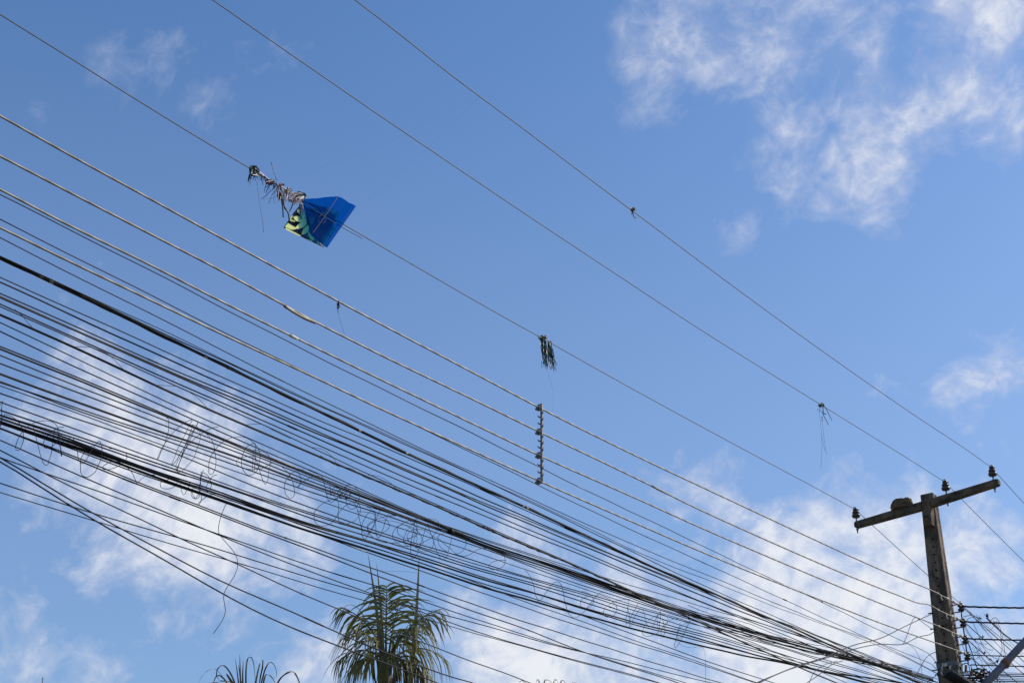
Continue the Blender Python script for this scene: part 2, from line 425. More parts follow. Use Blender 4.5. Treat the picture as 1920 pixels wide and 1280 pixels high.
for q in range(60):                                # straws worked into the mud
    a = rr.uniform(0, 6.28); e = rr.uniform(.1, 1.4)
    p = nc + Vector((*(SIDE * (.165 * math.cos(e) ** .5 * math.cos(a)) + D * (.105 * math.cos(e) ** .5 * math.sin(a))), .150 * math.sin(e) + .014 * math.cos(a)))
    v = Vector((rr.uniform(-1, 1), rr.uniform(-1, 1), rr.uniform(-.6, .6))).normalized() * .028
    nest.tube([p - v, p + v * .2 + Vector((0, 0, .003)), p + v], .0028, 4)
tag(nest.build('bird_nest', 'clay', smooth=False), 'domed brown mud nest sitting on the concrete crossarm', 'nest')

# ------------------------------------------------------------------ overhead lines: (offset, radius mm, [(t, z) along the street])
CABLES = {
 'W1':(-1.085,5,[(-15.32,8.764),(-14.72,8.763),(-14.04,8.758),(-13.15,8.763),(-12.89,8.769),(-11.49,8.793),(-10.92,8.81),(-8.86,8.881),(-8.31,8.908),(-7.19,8.956),(-0.44,9.378),(-0.25,9.379)]),
 'W2':(0.33,4.5,[(-14.47,8.774),(-13.82,8.783),(-13.34,8.794),(-12.77,8.805),(-12,8.828),(-10.53,8.876),(-9.04,8.936),(-7.44,9.005),(-4.87,9.165),(-3.18,9.277),(-1.47,9.39),(-0.29,9.481)]),
 'W3':(1.035,4.5,[(-13.69,8.951),(-13,8.958),(-12.87,8.956),(-11.41,8.993),(-10.19,9.023),(-9.3,9.052),(-8.62,9.07),(-6.28,9.157),(-3.27,9.323),(-0.9,9.492),(-0.33,9.531)]),
 'LA':(0.28,7.5,[(-15.97,6.901),(-15.57,6.901),(-14.69,6.911),(-14.2,6.916),(-13.11,6.933),(-12.5,6.946),(-11.13,6.983),(-10.35,7.003),(-8.53,7.086),(-7.53,7.146),(-6.38,7.218),(-5.09,7.299),(-2.33,7.497),(-1.22,7.603)]),
 'LB':(0.28,7.5,[(-15.92,6.635),(-15.52,6.641),(-14.65,6.657),(-14.16,6.666),(-13.08,6.666),(-12.48,6.682),(-11.12,6.74),(-10.35,6.769),(-8.58,6.846),(-7.55,6.882),(-6.41,6.944),(-5.14,7.023),(-3.78,7.12),(-2.39,7.239)]),
 'LC':(0.28,7.4,[(-15.88,6.417),(-15.48,6.416),(-14.62,6.435),(-14.13,6.438),(-13.06,6.462),(-12.47,6.477),(-11.12,6.519),(-10.35,6.544),(-8.59,6.638),(-7.57,6.687),(-6.44,6.753),(-5.17,6.833),(-2.96,6.988),(-1.23,7.125)]),
 'LD':(0.28,7.4,[(-15.83,6.172),(-15.44,6.175),(-14.58,6.19),(-14.1,6.198),(-13.04,6.225),(-12.45,6.236),(-11.11,6.279),(-10.35,6.305),(-8.61,6.38),(-7.6,6.427),(-6.47,6.49),(-5.22,6.571),(-3.02,6.724),(-1.24,6.87)]),
 'T1':(0.1,3.3,[(-15.77,6.51),(-15.36,6.51),(-14.47,6.514),(-13.97,6.515),(-12.88,6.524),(-12.26,6.53),(-10.88,6.548),(-10.1,6.56),(-8.31,6.598),(-7.27,6.622),(-6.12,6.657),(-4.14,6.721),(-2.6,6.782),(-0.76,6.871)]),
 'T2':(0.05,3.3,[(-15.7,6.371),(-15.3,6.371),(-14.4,6.374),(-13.91,6.376),(-12.81,6.383),(-10.81,6.404),(-10.03,6.415),(-8.23,6.45),(-7.2,6.475),(-6.05,6.505),(-4.76,6.549),(-4.06,6.573),(-2.53,6.632),(-0.61,6.759)]),
 'T3':(0,3.3,[(-15.65,6.286),(-15.24,6.277),(-14.34,6.267),(-13.85,6.262),(-12.74,6.254),(-12.13,6.252),(-10.74,6.262),(-9.96,6.282),(-8.16,6.339),(-7.12,6.382),(-5.96,6.437),(-4.67,6.506),(-3.96,6.545),(-2.41,6.649)]),
 'TA':(-0.05,2.7,[(-15.19,6.208),(-14.29,6.22),(-13.79,6.225),(-12.69,6.242),(-12.07,6.254),(-10.68,6.281),(-9.89,6.296),(-8.08,6.309),(-7.04,6.361),(-5.87,6.421),(-4.57,6.506),(-2.3,6.655)]),
 'TB':(-0.08,3.8,[(-15.17,6.217),(-14.26,6.226),(-13.77,6.235),(-12.66,6.251),(-12.04,6.264),(-10.64,6.291),(-9.85,6.295),(-8.03,6.305),(-6.99,6.314),(-5.83,6.337),(-4.53,6.371)]),
 'K1':(-0.1,10.9,[(-15.56,6.224),(-15.15,6.218),(-14.24,6.212),(-13.74,6.214),(-12.63,6.214),(-12.01,6.218),(-10.61,6.225),(-9.82,6.239),(-8,6.259),(-6.96,6.285),(-5.79,6.304),(-4.5,6.341),(-3.79,6.359),(-2.24,6.408),(-1.4,6.426)]),
 'T4':(-0.12,3.7,[(-15.52,6.098),(-15.11,6.104),(-14.21,6.122),(-13.72,6.134),(-12.61,6.157),(-11.99,6.176),(-10.59,6.218),(-9.79,6.233),(-7.97,6.253),(-6.92,6.278),(-5.76,6.297)]),
 'T5':(-0.15,5,[(-15.5,6.083),(-15.09,6.087),(-14.18,6.097),(-13.68,6.106),(-12.57,6.123),(-11.95,6.134),(-10.55,6.165),(-9.75,6.187),(-7.93,6.237),(-6.87,6.287),(-5.7,6.314),(-4.39,6.405)]),
 'T6':(-0.1,4.3,[(-15.52,5.985),(-15.11,5.993),(-14.21,6.008),(-13.72,6.02),(-12.62,6.043),(-12,6.06),(-10.61,6.103),(-9.82,6.133),(-8.01,6.197),(-6.96,6.246),(-5.8,6.29),(-4.49,6.366)]),
 'T7a':(-0.16,5.7,[(-15.47,5.992),(-15.07,6.002),(-14.16,6.019),(-13.66,6.034),(-12.55,6.063),(-11.93,6.084),(-10.53,6.12),(-9.74,6.143),(-7.91,6.201),(-6.86,6.24),(-5.69,6.285),(-4.38,6.334)]),
 'T7b':(-0.14,4.7,[(-15.49,5.975),(-15.08,5.983),(-14.18,5.988),(-13.68,5.998),(-12.57,6.014),(-11.95,6.024),(-10.56,6.051),(-9.76,6.07),(-7.95,6.12),(-6.9,6.159),(-5.73,6.215),(-4.42,6.304)]),
 'T8':(-0.2,4.4,[(-15.44,5.977),(-15.03,5.976),(-14.12,5.978),(-13.62,5.984),(-12.5,5.993),(-11.88,6.007),(-10.48,6.042),(-9.68,6.065),(-7.85,6.134),(-6.79,6.186),(-5.62,6.226),(-4.31,6.281)]),
 'T9':(-0.22,3.7,[(-15.43,5.973),(-15.01,5.973),(-14.1,5.967),(-13.6,5.968),(-12.48,5.962),(-11.86,5.961),(-10.45,5.966),(-9.65,5.971),(-7.83,5.984),(-6.78,5.997)]),
 'K2':(-0.2,8,[(-15.43,5.9),(-15.02,5.899),(-14.11,5.895),(-13.61,5.898),(-12.5,5.905),(-11.88,5.918),(-10.47,5.939),(-9.68,5.947),(-7.86,5.964),(-6.81,5.959),(-5.66,5.953),(-4.5,5.965)]),
 'T11':(-0.27,3.4,[(-15.37,5.888),(-14.96,5.878),(-14.04,5.856),(-13.54,5.849),(-12.41,5.836),(-11.79,5.834),(-10.75,5.84),(-10.38,5.857),(-9.58,5.907),(-7.75,6.018),(-6.68,6.088),(-5.5,6.182),(-4.17,6.292),(-1.83,6.529)]),
 'TX':(-0.2,3.2,[(-11.86,5.743),(-10.47,5.823),(-9.68,5.886),(-7.86,6.034),(-6.8,6.126),(-5.62,6.243),(-4.3,6.349)]),
 'T12':(-0.275,4,[(-15.36,5.836),(-14.94,5.826),(-14.03,5.811),(-13.53,5.807),(-12.41,5.804),(-11.78,5.816),(-10.75,5.83),(-10.37,5.844),(-9.58,5.898),(-7.74,6.006),(-6.67,6.076),(-5.49,6.174),(-4.16,6.287),(-1.82,6.524)]),
 'T13':(-0.28,4.4,[(-15.34,5.743),(-14.93,5.747),(-14.02,5.759),(-13.52,5.764),(-12.4,5.792),(-11.78,5.805),(-10.74,5.825),(-10.37,5.841),(-9.57,5.892),(-7.73,6),(-6.67,6.072),(-5.48,6.164),(-4.15,6.277),(-1.81,6.519)]),
 'T14':(-0.285,6.4,[(-15.33,5.723),(-14.92,5.73),(-14.01,5.75),(-13.51,5.757),(-12.39,5.783),(-11.77,5.799),(-10.73,5.821),(-10.36,5.835),(-9.56,5.887),(-7.72,5.992),(-6.66,6.063),(-5.47,6.155),(-4.14,6.272),(-1.8,6.516)]),
 'T15':(-0.29,4,[(-15.32,5.684),(-14.91,5.693),(-14,5.723),(-13.5,5.739),(-12.39,5.761),(-11.76,5.786),(-10.73,5.817),(-10.35,5.831),(-9.56,5.883),(-7.72,5.989),(-6.65,6.063),(-5.46,6.153),(-4.13,6.272),(-1.79,6.518)]),
 'T16':(-0.294,4.4,[(-15.31,5.64),(-14.9,5.651),(-13.99,5.68),(-13.49,5.701),(-12.38,5.741),(-11.76,5.768),(-10.72,5.811),(-10.35,5.824),(-9.55,5.878),(-7.71,5.982),(-6.64,6.062),(-5.46,6.145),(-4.12,6.266),(-1.78,6.515)]),
 'T17':(-0.3,7.4,[(-15.29,5.576),(-14.88,5.591),(-13.98,5.633),(-13.48,5.663),(-12.37,5.715),(-11.75,5.753),(-10.72,5.804),(-10.34,5.817),(-9.54,5.863),(-7.7,5.977),(-6.63,6.048),(-5.45,6.126),(-4.12,6.243),(-1.77,6.512)]),
 'T18a':(-0.305,4,[(-15.28,5.523),(-14.87,5.548),(-13.97,5.604),(-13.48,5.637),(-12.36,5.704),(-11.74,5.742),(-10.71,5.799),(-10.33,5.811),(-9.53,5.853),(-7.69,5.954),(-6.63,6.023),(-5.44,6.096),(-4.11,6.207)]),
 'T18b':(-0.36,4,[(-15.24,5.547),(-14.83,5.56),(-13.93,5.618),(-13.42,5.636),(-12.3,5.69),(-11.68,5.742),(-10.26,5.824),(-9.46,5.854),(-7.61,5.962),(-6.53,6.037),(-5.34,6.114),(-4,6.215)]),
 'T19':(-0.3,3,[(-15.28,5.495),(-14.87,5.51),(-13.97,5.538),(-13.47,5.562),(-12.36,5.616),(-11.74,5.646),(-10.34,5.73),(-9.54,5.782),(-7.71,5.896),(-6.64,5.97),(-5.46,6.031)]),
 'T20':(-0.35,4,[(-15.23,5.473),(-14.83,5.496),(-13.92,5.538),(-13.42,5.543),(-12.3,5.56),(-11.68,5.582),(-10.27,5.684),(-9.47,5.749),(-7.63,5.9),(-6.55,6.001),(-5.35,6.134),(-4.01,6.275)]),
 'T21':(-0.4,3.7,[(-15.19,5.446),(-14.78,5.454),(-13.87,5.473),(-13.36,5.485),(-12.25,5.545),(-11.62,5.59),(-10.21,5.69),(-9.4,5.755),(-7.55,5.895),(-6.47,5.973),(-5.27,6.062)]),
 'T22':(-0.42,4.4,[(-15.17,5.396),(-14.76,5.416),(-13.85,5.454),(-13.35,5.483),(-12.23,5.543),(-11.6,5.59),(-10.18,5.671),(-9.37,5.74),(-7.52,5.864),(-6.44,5.948),(-5.24,6.046)]),
 'T23':(-0.44,4.4,[(-15.15,5.381),(-14.74,5.408),(-13.83,5.449),(-13.33,5.479),(-12.2,5.519),(-11.57,5.558),(-10.15,5.662),(-9.35,5.728),(-7.49,5.835),(-6.4,5.929),(-5.2,6.031)]),
 'T24':(-0.46,5.1,[(-15.14,5.379),(-14.72,5.399),(-13.81,5.422),(-13.3,5.449),(-12.18,5.483),(-11.55,5.531),(-10.13,5.622),(-9.32,5.672),(-7.46,5.779),(-6.37,5.888),(-5.17,6.003)]),
 'T25':(-0.45,7.1,[(-15.14,5.361),(-14.73,5.378),(-13.81,5.403),(-13.31,5.426),(-12.19,5.47),(-11.56,5.515),(-10.14,5.598),(-9.33,5.656),(-7.47,5.806),(-6.39,5.903)]),
 'T25b':(-0.48,4.1,[(-15.12,5.366),(-14.7,5.384),(-13.79,5.409),(-13.28,5.432),(-12.15,5.467),(-11.52,5.506),(-10.1,5.57),(-9.29,5.619),(-7.43,5.682),(-6.36,5.713)]),
 'T25c':(-0.5,3.7,[(-15.1,5.354),(-13.77,5.381),(-12.13,5.433),(-10.07,5.5),(-9.26,5.525),(-7.4,5.599),(-6.33,5.654)]),
 'T25d':(-0.47,3.4,[(-15.12,5.356),(-13.79,5.399),(-12.16,5.464),(-10.11,5.554),(-9.3,5.563),(-7.45,5.623),(-6.38,5.66)]),
 'T26':(-0.5,8.5,[(-15.1,5.365),(-14.69,5.375),(-13.77,5.392),(-13.26,5.407),(-12.13,5.449),(-11.5,5.48),(-10.07,5.549),(-9.26,5.612),(-7.39,5.754),(-6.31,5.863),(-5.1,5.979),(-3.73,6.141),(-2.99,6.222),(-1.34,6.428)]),
 'T27a':(-0.5,4.1,[(-15.09,5.32),(-14.68,5.315),(-13.76,5.309),(-13.25,5.312),(-12.12,5.321),(-11.49,5.333),(-10.07,5.366),(-9.26,5.391),(-7.41,5.466),(-6.34,5.523)]),
 'T27b':(-0.52,4.4,[(-15.08,5.321),(-14.66,5.315),(-13.74,5.307),(-13.23,5.305),(-12.1,5.298),(-11.46,5.303),(-10.04,5.311),(-9.23,5.323),(-8.24,5.326),(-7.68,5.346),(-6.73,5.368)]),
 'T28':(-0.6,3.8,[(-15.01,5.283),(-14.59,5.257),(-13.65,5.218),(-13.14,5.196),(-12,5.172),(-11.36,5.166),(-9.93,5.181),(-9.12,5.212),(-6.85,5.338)]),
 'T30':(-0.7,3.5,[(-14.93,5.225),(-14.58,5.227),(-13.57,5.236),(-13.05,5.243),(-11.9,5.269),(-11.26,5.292),(-9.81,5.332),(-8.98,5.365),(-7.09,5.449),(-6.11,5.5)]),
 'T33':(-0.8,3.5,[(-14.83,5.095),(-14.4,5.108),(-13.46,5.143),(-12.94,5.165),(-11.79,5.218),(-11.14,5.251),(-9.68,5.339),(-8.84,5.392),(-6.93,5.535),(-5.81,5.627)]),
 'T34':(-0.9,3,[(-14.75,5.082),(-14.32,5.096),(-13.37,5.129),(-12.85,5.15),(-11.68,5.199),(-11.02,5.236),(-9.54,5.292),(-8.7,5.335),(-6.77,5.456),(-6.34,5.482)]),
 'T29':(-0.6,3.9,[(-15,5.224),(-14.57,5.175),(-13.63,5.081),(-13.12,5.039),(-11.98,4.964),(-11.35,4.935),(-10.57,4.909),(-10.2,4.897),(-9.16,4.881)]),
 'T31':(-0.65,4.5,[(-14.96,5.199),(-14.52,5.116),(-13.57,4.956),(-13.05,4.888),(-11.91,4.8),(-11.28,4.755),(-10.67,4.737),(-10.24,4.73),(-9.93,4.734)]),
 'T32':(-0.7,4.8,[(-14.92,5.192),(-14.48,5.092),(-13.52,4.921),(-13,4.834),(-12.15,4.723),(-11.59,4.696),(-10.69,4.668),(-10.34,4.659)]),
}
def hermite(P, ts):
    t = np.array([p[0] for p in P]); z = np.array([p[1] for p in P])
    o = np.argsort(t); t, z = t[o], z[o]
    h = np.diff(t); dl = np.diff(z) / h; mm = np.zeros(len(t))
    mm[1:-1] = (dl[:-1] * h[1:] + dl[1:] * h[:-1]) / (h[:-1] + h[1:])
    k3 = min(4, len(t) - 1)
    pl = np.polyfit(t[:k3], z[:k3], 1)[0]; pr = np.polyfit(t[-k3:], z[-k3:], 1)[0]
    mm[0], mm[-1] = pl, pr
    out = []
    for x in ts:
        if x <= t[0]: q = x - t[0]; out.append(z[0] + pl * q + .0026 * q * q); continue
        if x >= t[-1]: q = x - t[-1]; out.append(z[-1] + pr * q + .0010 * q * q); continue
        i = int(np.searchsorted(t, x) - 1); hh = h[i]; y = (x - t[i]) / hh
        out.append((2 * y**3 - 3 * y**2 + 1) * z[i] + (y**3 - 2 * y**2 + y) * hh * mm[i] + (-2 * y**3 + 3 * y**2) * z[i + 1] + (y**3 - y**2) * hh * mm[i + 1])
    return np.array(out)
def line_pts(key, t0=-31.0, t1=None, step=.22):
    s, r, P = CABLES[key]
    te = max(p[0] for p in P) if t1 is None else t1
    ts = np.arange(t0, te + step * .5, step); ts[-1] = te
    return [st(s, a, b) for a, b in zip(ts, hermite(P, ts))]
def zat(key, t): return float(hermite(CABLES[key][2], [t])[0])
def back_span(s, z0, slope, curv, length=34.0):
    return [st(s, t, z0 + slope * t + curv * t * t) for t in np.arange(.25, length, .35)]

LBL_W = {'W1': 'thin bare power line carrying the blue kite, tied to the crossarm left end',
         'W2': 'thin bare power line tied to the middle insulator, right of the pole top',
         'W3': 'uppermost thin bare power line, tied to the insulator at the crossarm right end'}
for i, kq in enumerate(('W1', 'W2', 'W3')):
    s, r, P = CABLES[kq]; zi = INS[i][1]; P[:] = [q for q in P if q[0] < -.7]; P.append((-.158, zi)); CABLES[kq] = (INS[i][0], r, P)
    pts = line_pts(kq, t1=-.158)
    bs, bc = ((-.135, .004), (-.125, .004), (-.13, .004))[i]
    pts += [st(INS[i][0], -.158 + t, zi + bs * t + bc * t * t) for t in np.arange(.2, 33, .4)]
    tag(MB().tube(pts, r / 1000, 6).build('power_line', 'hv'), LBL_W[kq], 'power line', 'bare high lines tied to the crossarm')
LBL_L = {'LA': 'topmost of the four thick grey stranded power cables clamped by the spacer',
         'LB': 'grey stranded power cable with a repair sleeve, second of the four in the spacer',
         'LC': 'third from the top of the four grey stranded cables in the spacer',
         'LD': 'lowest of the four thick grey stranded power cables held by the spacer'}
LV = {}
for i, kq in enumerate(('LA', 'LB', 'LC', 'LD')):
    s, r, P = CABLES[kq]; P.append((-.04, RZ[i] + .015))
    if kq == 'LB': P += [(-1.55, zat('LB', -1.55) + .012), (-1.36, RZ[1] - .062), (-.9, RZ[1] - .045)]
    pts = line_pts(kq, t1=-.04, step=.035)
    LV[kq] = tag(MB().tube(pts, r * .95 / 1000, 12, lobes=6, depth=.30, pitch=.16).build('power_cable', 'alu'), LBL_L[kq], 'power cable', 'grey stranded cables running to the rack')
    bk = back_span(.285, RZ[i], -.125, .0035)
    bk = [st(.285, 0, RZ[i])] + bk
    tag(MB().tube(bk, .0062, 6).build('power_cable', 'grime'), f'thin dark cable leaving the pole rack beyond, from its {["top", "second", "third", "lowest"][i]} insulator', 'power cable', 'cables continuing beyond the pole')
    for t0, L, rad in ((-.62 + .1 * i, .10, .017), (-.36 + .06 * i, .07, .021), (-.95 - .05 * i, .05, .014)):
        a = np.array(st(s, t0, zat(kq, t0))); b = np.array(st(s, t0 + L, zat(kq, t0 + L)))
        MB().tube([a, a + (b - a) * .2, a + (b - a) * .8, b], [rad * .7, rad, rad, rad * .7], 8).build('connector', 'pale', LV[kq])   # pale dead-end sleeves by the pole
    p = st(s, -.8 + .12 * i, zat(kq, -.8 + .12 * i)); MB().tube([p, p + Vector((0, 0, -.05)), p + Vector((.02, 0, -.075))], .007, 5).build('tie_tail', 'pale', LV[kq])
# repair sleeve on the second cable, small burr on the third
def px_t(px, py, s): return to_st(on_line(px, py, s))[1]
t0, t1 = px_t(533, 571, .28), px_t(592, 603, .28)
ts = np.linspace(t0, t1, 26); rs = random.Random(3)
sl = [st(.28, t, zat('LB', t) - .004 - .012 * math.sin(math.pi * (t - t0) / (t1 - t0))) for t in ts]
MB().tube(sl, [.0100 + .0035 * abs(math.sin(i * 1.9)) * (1 if i > 14 or i < 3 else .3) for i in range(26)], 9).build('repair_sleeve', 'alu', LV['LB'])
tb = px_t(550, 630, .28)
MB().tube([st(.28, tb + x, zat('LC', tb + x)) for x in (-.04, -.01, .02, .05)], [.010, .014, .013, .009], 8).build('splice', 'pale', LV['LC'])
tb = px_t(1237, 918, .28)
MB().tube([st(.28, tb + x, zat('LB', tb + x)) for x in (-.16, -.05, .05, .16)], [.009, .011, .011, .009], 8).build('splice', 'alu', LV['LB'])

# spacer clamping the four cables
TS = px_t(1012, 830, .28)
sp = empty('line_spacer', st(.28, TS, zat('LD', TS)), 'dark grey vertical spacer bar with barbs clamping four grey cables', 'line spacer')
zs4 = [zat(q, TS) for q in ('LA', 'LB', 'LC', 'LD')]
MB().tube([st(.30, TS, z) for z in np.linspace(zs4[0] + .035, zs4[3] - .005, 14)], .0118, 8).build('bar', 'spacer', sp)
for i, z in enumerate(zs4):
    cl_ = MB().tube([st(.28 + .022 * math.cos(a), TS - .012, z - .002 + .026 * math.sin(a)) for a in np.linspace(.4, 5.6, 14)], .0085, 6)
    cl_.box(st(.288, TS - .005, z - .010), Vector((*SIDE, 0)) * .016, Vector((*D, 0)) * .018, (0, 0, .013))
    cl_.lathe(st(.262, TS - .015, z - .016), [(.010, 0), (.014, .010), (.008, .022)], 8, axis=-Vector((*D, 0)))
    cl_.build('clamp', 'spacer', sp)
    if i < 3:
        for q in range(5):
            zz = z + (zs4[i + 1] - z) * (.28 + .14 * q); sg = -1 if q % 2 else 1
            MB().tube([st(.30, TS, zz), st(.30 + sg * .022, TS - .012, zz + .006), st(.30 + sg * .034, TS - .02, zz + .022)], [.009, .007, .001], 6).build('barb', 'spacer', sp)

# telephone and data cables, in the order they cross the left edge of the view
ORD = ['first', 'second', 'third', 'fourth', 'fifth', 'sixth', 'seventh', 'eighth', 'ninth', 'tenth', 'eleventh', 'twelfth', 'thirteenth', 'fourteenth', 'fifteenth', 'sixteenth', 'seventeenth', 'eighteenth', 'nineteenth', 'twentieth']
ORD += ['twenty-' + o for o in ORD[:9]] + ['thirtieth'] + ['thirty-' + o for o in ORD[:9]] + ['fortieth'] + ['forty-' + o for o in ORD[:9]]
TEL = {}; ZF = {}; edge = 0
special = {'K1': 'thickest black cable with pale clamps, just below the lowest grey stranded cable',
           'K2': 'thick black cable wrapped in slack lashing wire, joining the bundle near the pole',
           'TA': 'very thin black wire running close above the thickest clamped cable',
           'TB': 'thin black cable hugging the top of the thickest clamped cable',
           'TX': 'hair-thin wire leaving the top of the strapped bundle towards the pole',
           'T26': 'thick black cable, lowest thick one, sagging across above the palm crown',
           'T32': 'steepest black drop cable, lowest where it passes in front of the palm'}
steep = {'T29', 'T31', 'T32'}
for kq in [q for q in CABLES if q[0] in 'TK']:
    s, r, P = CABLES[kq]; zl = max(P)[1]
    tl, tr = min(p[0] for p in P), max(p[0] for p in P)
    t0 = -31.0 if kq not in steep else -22.0
    if kq == 'TX': t0 = tl
    tend = -.12 if kq not in ('T9',) else -.12
    ts = np.arange(t0, tend + .1, .2); zz = hermite(P, ts)
    if tr > -8 and kq not in steep and kq not in ('K2', 'T9', 'K1'):     # make fast at the strap on the pole
        zmax = 6.70 - .10 * R.random()
        lift = zz[-1] - zmax
        if lift > 0: zz = zz - lift * np.clip((ts - tr) / (tend - tr), 0, 1) ** 1.3
    w1, w2 = R.uniform(1.1, 2.4), R.uniform(3, 6); p1, p2 = R.uniform(0, 6), R.uniform(0, 6)
    zz = zz + .0045 * np.sin(ts * w1 + p1) + .0022 * np.sin(ts * w2 + p2)
    ZF[kq] = (ts, zz)
    pts = [st(s + (.0 if t < -6 else (-.13 - s) * .6 * ((t + 6) / 6) ** 2), t, z) for t, z in zip(ts, zz)]
    thick = 'thick' if r > 6 else ('slim' if r > 3.9 else 'thin')
    lab = special.get(kq)
    if kq not in ('TA', 'TB', 'TX'): edge += 1
    if lab is None: lab = f'{thick} black cable, {ORD[edge - 1]} black one down the left edge of the photo'
    TEL[kq] = tag(MB().tube(pts, r * (1.22 if r < 6 else 1.12) / 1000, 6).build('telephone_cable', 'grime' if kq in ('K1', 'K2', 'T26', 'T17', 'T14') else 'black'), lab, 'cable', 'black cables strung along the street')
def cable_at(kq, t):
    s, r, P = CABLES[kq]; return st(s, t, zat(kq, t)), r / 1000
def zw(kq, t): return float(np.interp(t, *ZF[kq]))
def band(kq, px, py, L=.05, k=1.35, mt='pale', name='clamp'):
    s, r, P = CABLES[kq]; t = px_t(px, py, s); a = [st(s, t + x, zw(kq, t + x)) for x in (-L / 2, -L / 4, L / 4, L / 2)]
    MB().tube(a, [r / 1000 * k * .9, r / 1000 * k, r / 1000 * k, r / 1000 * k * .9], 8).build(name, mt, TEL[kq])
for (px, py) in ((76, 519), (95, 529), (385, 668), (674, 806), (762, 848), (980, 949), (988, 952)): band('K1', px, py, .035, 1.12)
for x0 in (200, 330, 620, 930, 1100): band('K1', x0, 481 + x0 * .475, .16, 1.15, 'grime', 'wrapping')
# second strand of the thick clamped cable, wound loosely round it
ts = np.arange(-20, -.8, .07); s, r, P = CABLES['K1']
MB().tube([st(s + .012 * math.cos(t * 5), t, zz + .012 * math.sin(t * 5)) for t, zz in zip(ts, np.interp(ts, *ZF['K1']))], .0035, 5).build('lashing', 'black', TEL['K1'])
s, r, P = CABLES['K2']
ts = np.arange(-12.5, -7.5, .03)
MB().tube([st(s + .011 * math.cos(t * 17), t, zz + .011 * math.sin(t * 17)) for t, zz in zip(ts, np.interp(ts, *ZF['K2']))], .0022, 4).build('lashing', 'black', TEL['K2'])
for (px, py) in ((908, 987), (916, 991), (926, 996), (1010, 1031), (1330, 1173), (1350, 1183)): band('K2', px, py, .05, 1.5, 'black', 'knot')
for kq in TEL:                                      # splices, tape and ties here and there
    if kq in ('TA', 'TB', 'TX'): continue
    s, r, P = CABLES[kq]
    for q in range(R.choice((1, 2, 2, 3))):
        t = R.uniform(-14.5, max(-8.5, max(p[0] for p in P) - 1)); L = R.choice((.03, .05, .12, .25))
        k3 = R.uniform(1.25, 1.7) if r < 5 else 1.15
        MB().tube([st(s, t + x * L, zw(kq, t + x * L)) for x in (-.5, -.4, 0, .4, .5)], [r / 1000 * v for v in (.9, k3, k3, k3, .9)], 7).build('tape_wrap', R.choice(('black', 'black', 'grime', 'steel')), TEL[kq])
band('T2', 1472, 1124, .09, 2.3, 'black', 'knot')
band('T1', 1500, 1109, .05, 1.3, 'black', 'knot')
# strap that pulls the bundle together
p = on_line(845, 997.5, -.29); ps = to_st(p)
bs_ = MB().tube([st(-.288, ps[1] + x, zw('T15', ps[1] + x)) for x in (-.022, -.018, .018, .022)], [.024, .028, .028, .024], 14)
tag(bs_.build('cable_tie', 'black'), 'black strap round the cable bundle above the palm', 'strap')

# ------------------------------------------------------------------ palms
def droop(p, d, L, g, n=6, jit=0.0, rnd=R):
    p = Vector(p); d = Vector(d).normalized(); out = [p.copy()]; h = L / n
    for i in range(n):
        d = (d + Vector((0, 0, -g * h / max(L, .3)))).normalized()
        if jit: d = (d + Vector((rnd.uniform(-jit, jit), rnd.uniform(-jit, jit), rnd.uniform(-jit, jit)))).normalized()
        p = p + d * h; out.append(p.copy())
    return out
def frond(name, parent, base, az, el, L, g, leaf=.9, n=24, w=.045, mt='frond', seed=0, lg=2.4, start=.22, spread=.95):
    rd = random.Random(seed); mb = MB()
    d0 = Vector((math.sin(az) * math.cos(el), math.cos(az) * math.cos(el), math.sin(el)))
    rach = droop(base, d0, L, g, 14)
    rp = spline(rach, .08); m_ = len(rp)
    mb.tube(rp, [.026 * (1 - i / m_) ** .8 + .004 for i in range(m_)], 5)
    flat = Vector((math.cos(az), -math.sin(az), 0))
    for i in range(n):
        x = start + (1 - start) * (i + rd.uniform(-.25, .25)) / n; x = min(max(x, .05), .995)
        q = x * (m_ - 1); i0 = min(int(q), m_ - 2); p = Vector(rp[i0]).lerp(Vector(rp[i0 + 1]), q - i0); tg = (Vector(rp[i0 + 1]) - Vector(rp[i0])).normalized()
        up = flat.cross(tg)
        if up.z < 0: up = -up
        for sd in (-1, 1):
            if rd.random() < .06: continue
            ll = leaf * (.62 + .75 * math.sin(math.pi * min(1, x * .88 + .12)) ** .8 * .6) * rd.uniform(.8, 1.12) * (1 - .45 * max(0, x - .7) / .3)
            dd = tg * (.85 + .25 * x) + flat * sd * spread * rd.uniform(.7, 1.1) + up * rd.uniform(-.1, .45)
            mb.blade(droop(p, dd, ll, lg * rd.uniform(.7, 1.35), 6, .035, rd), w * rd.uniform(.75, 1.15), nrm=up + tg * .2)
    return mb.build(name, mt, parent)
def trunk(parent, base, top, r0, r1):
    mb = MB(); b, t = Vector(base), Vector(top); n = 46
    pts = [b.lerp(t, i / (n - 1)) + Vector((.05 * math.sin(i * .13), .04 * math.sin(i * .1 + 1), 0)) for i in range(n)]
    mb.tube(pts, [(r0 + (r1 - r0) * i / (n - 1)) * (1.05 if i % 2 else .97) for i in range(n)], 14)
    return mb.build('trunk', 'trunk', parent, smooth=False)

PD = 34.0
heart = at_dist(726, 1232, PD)
palm = empty('palm_tree', (heart.x, heart.y, -.15), 'green drooping palm crown rising behind the cables at bottom centre', 'palm tree')
trunk(palm, (heart.x + .2, heart.y, -.3), heart - Vector((0, 0, .15)), .20, .15)
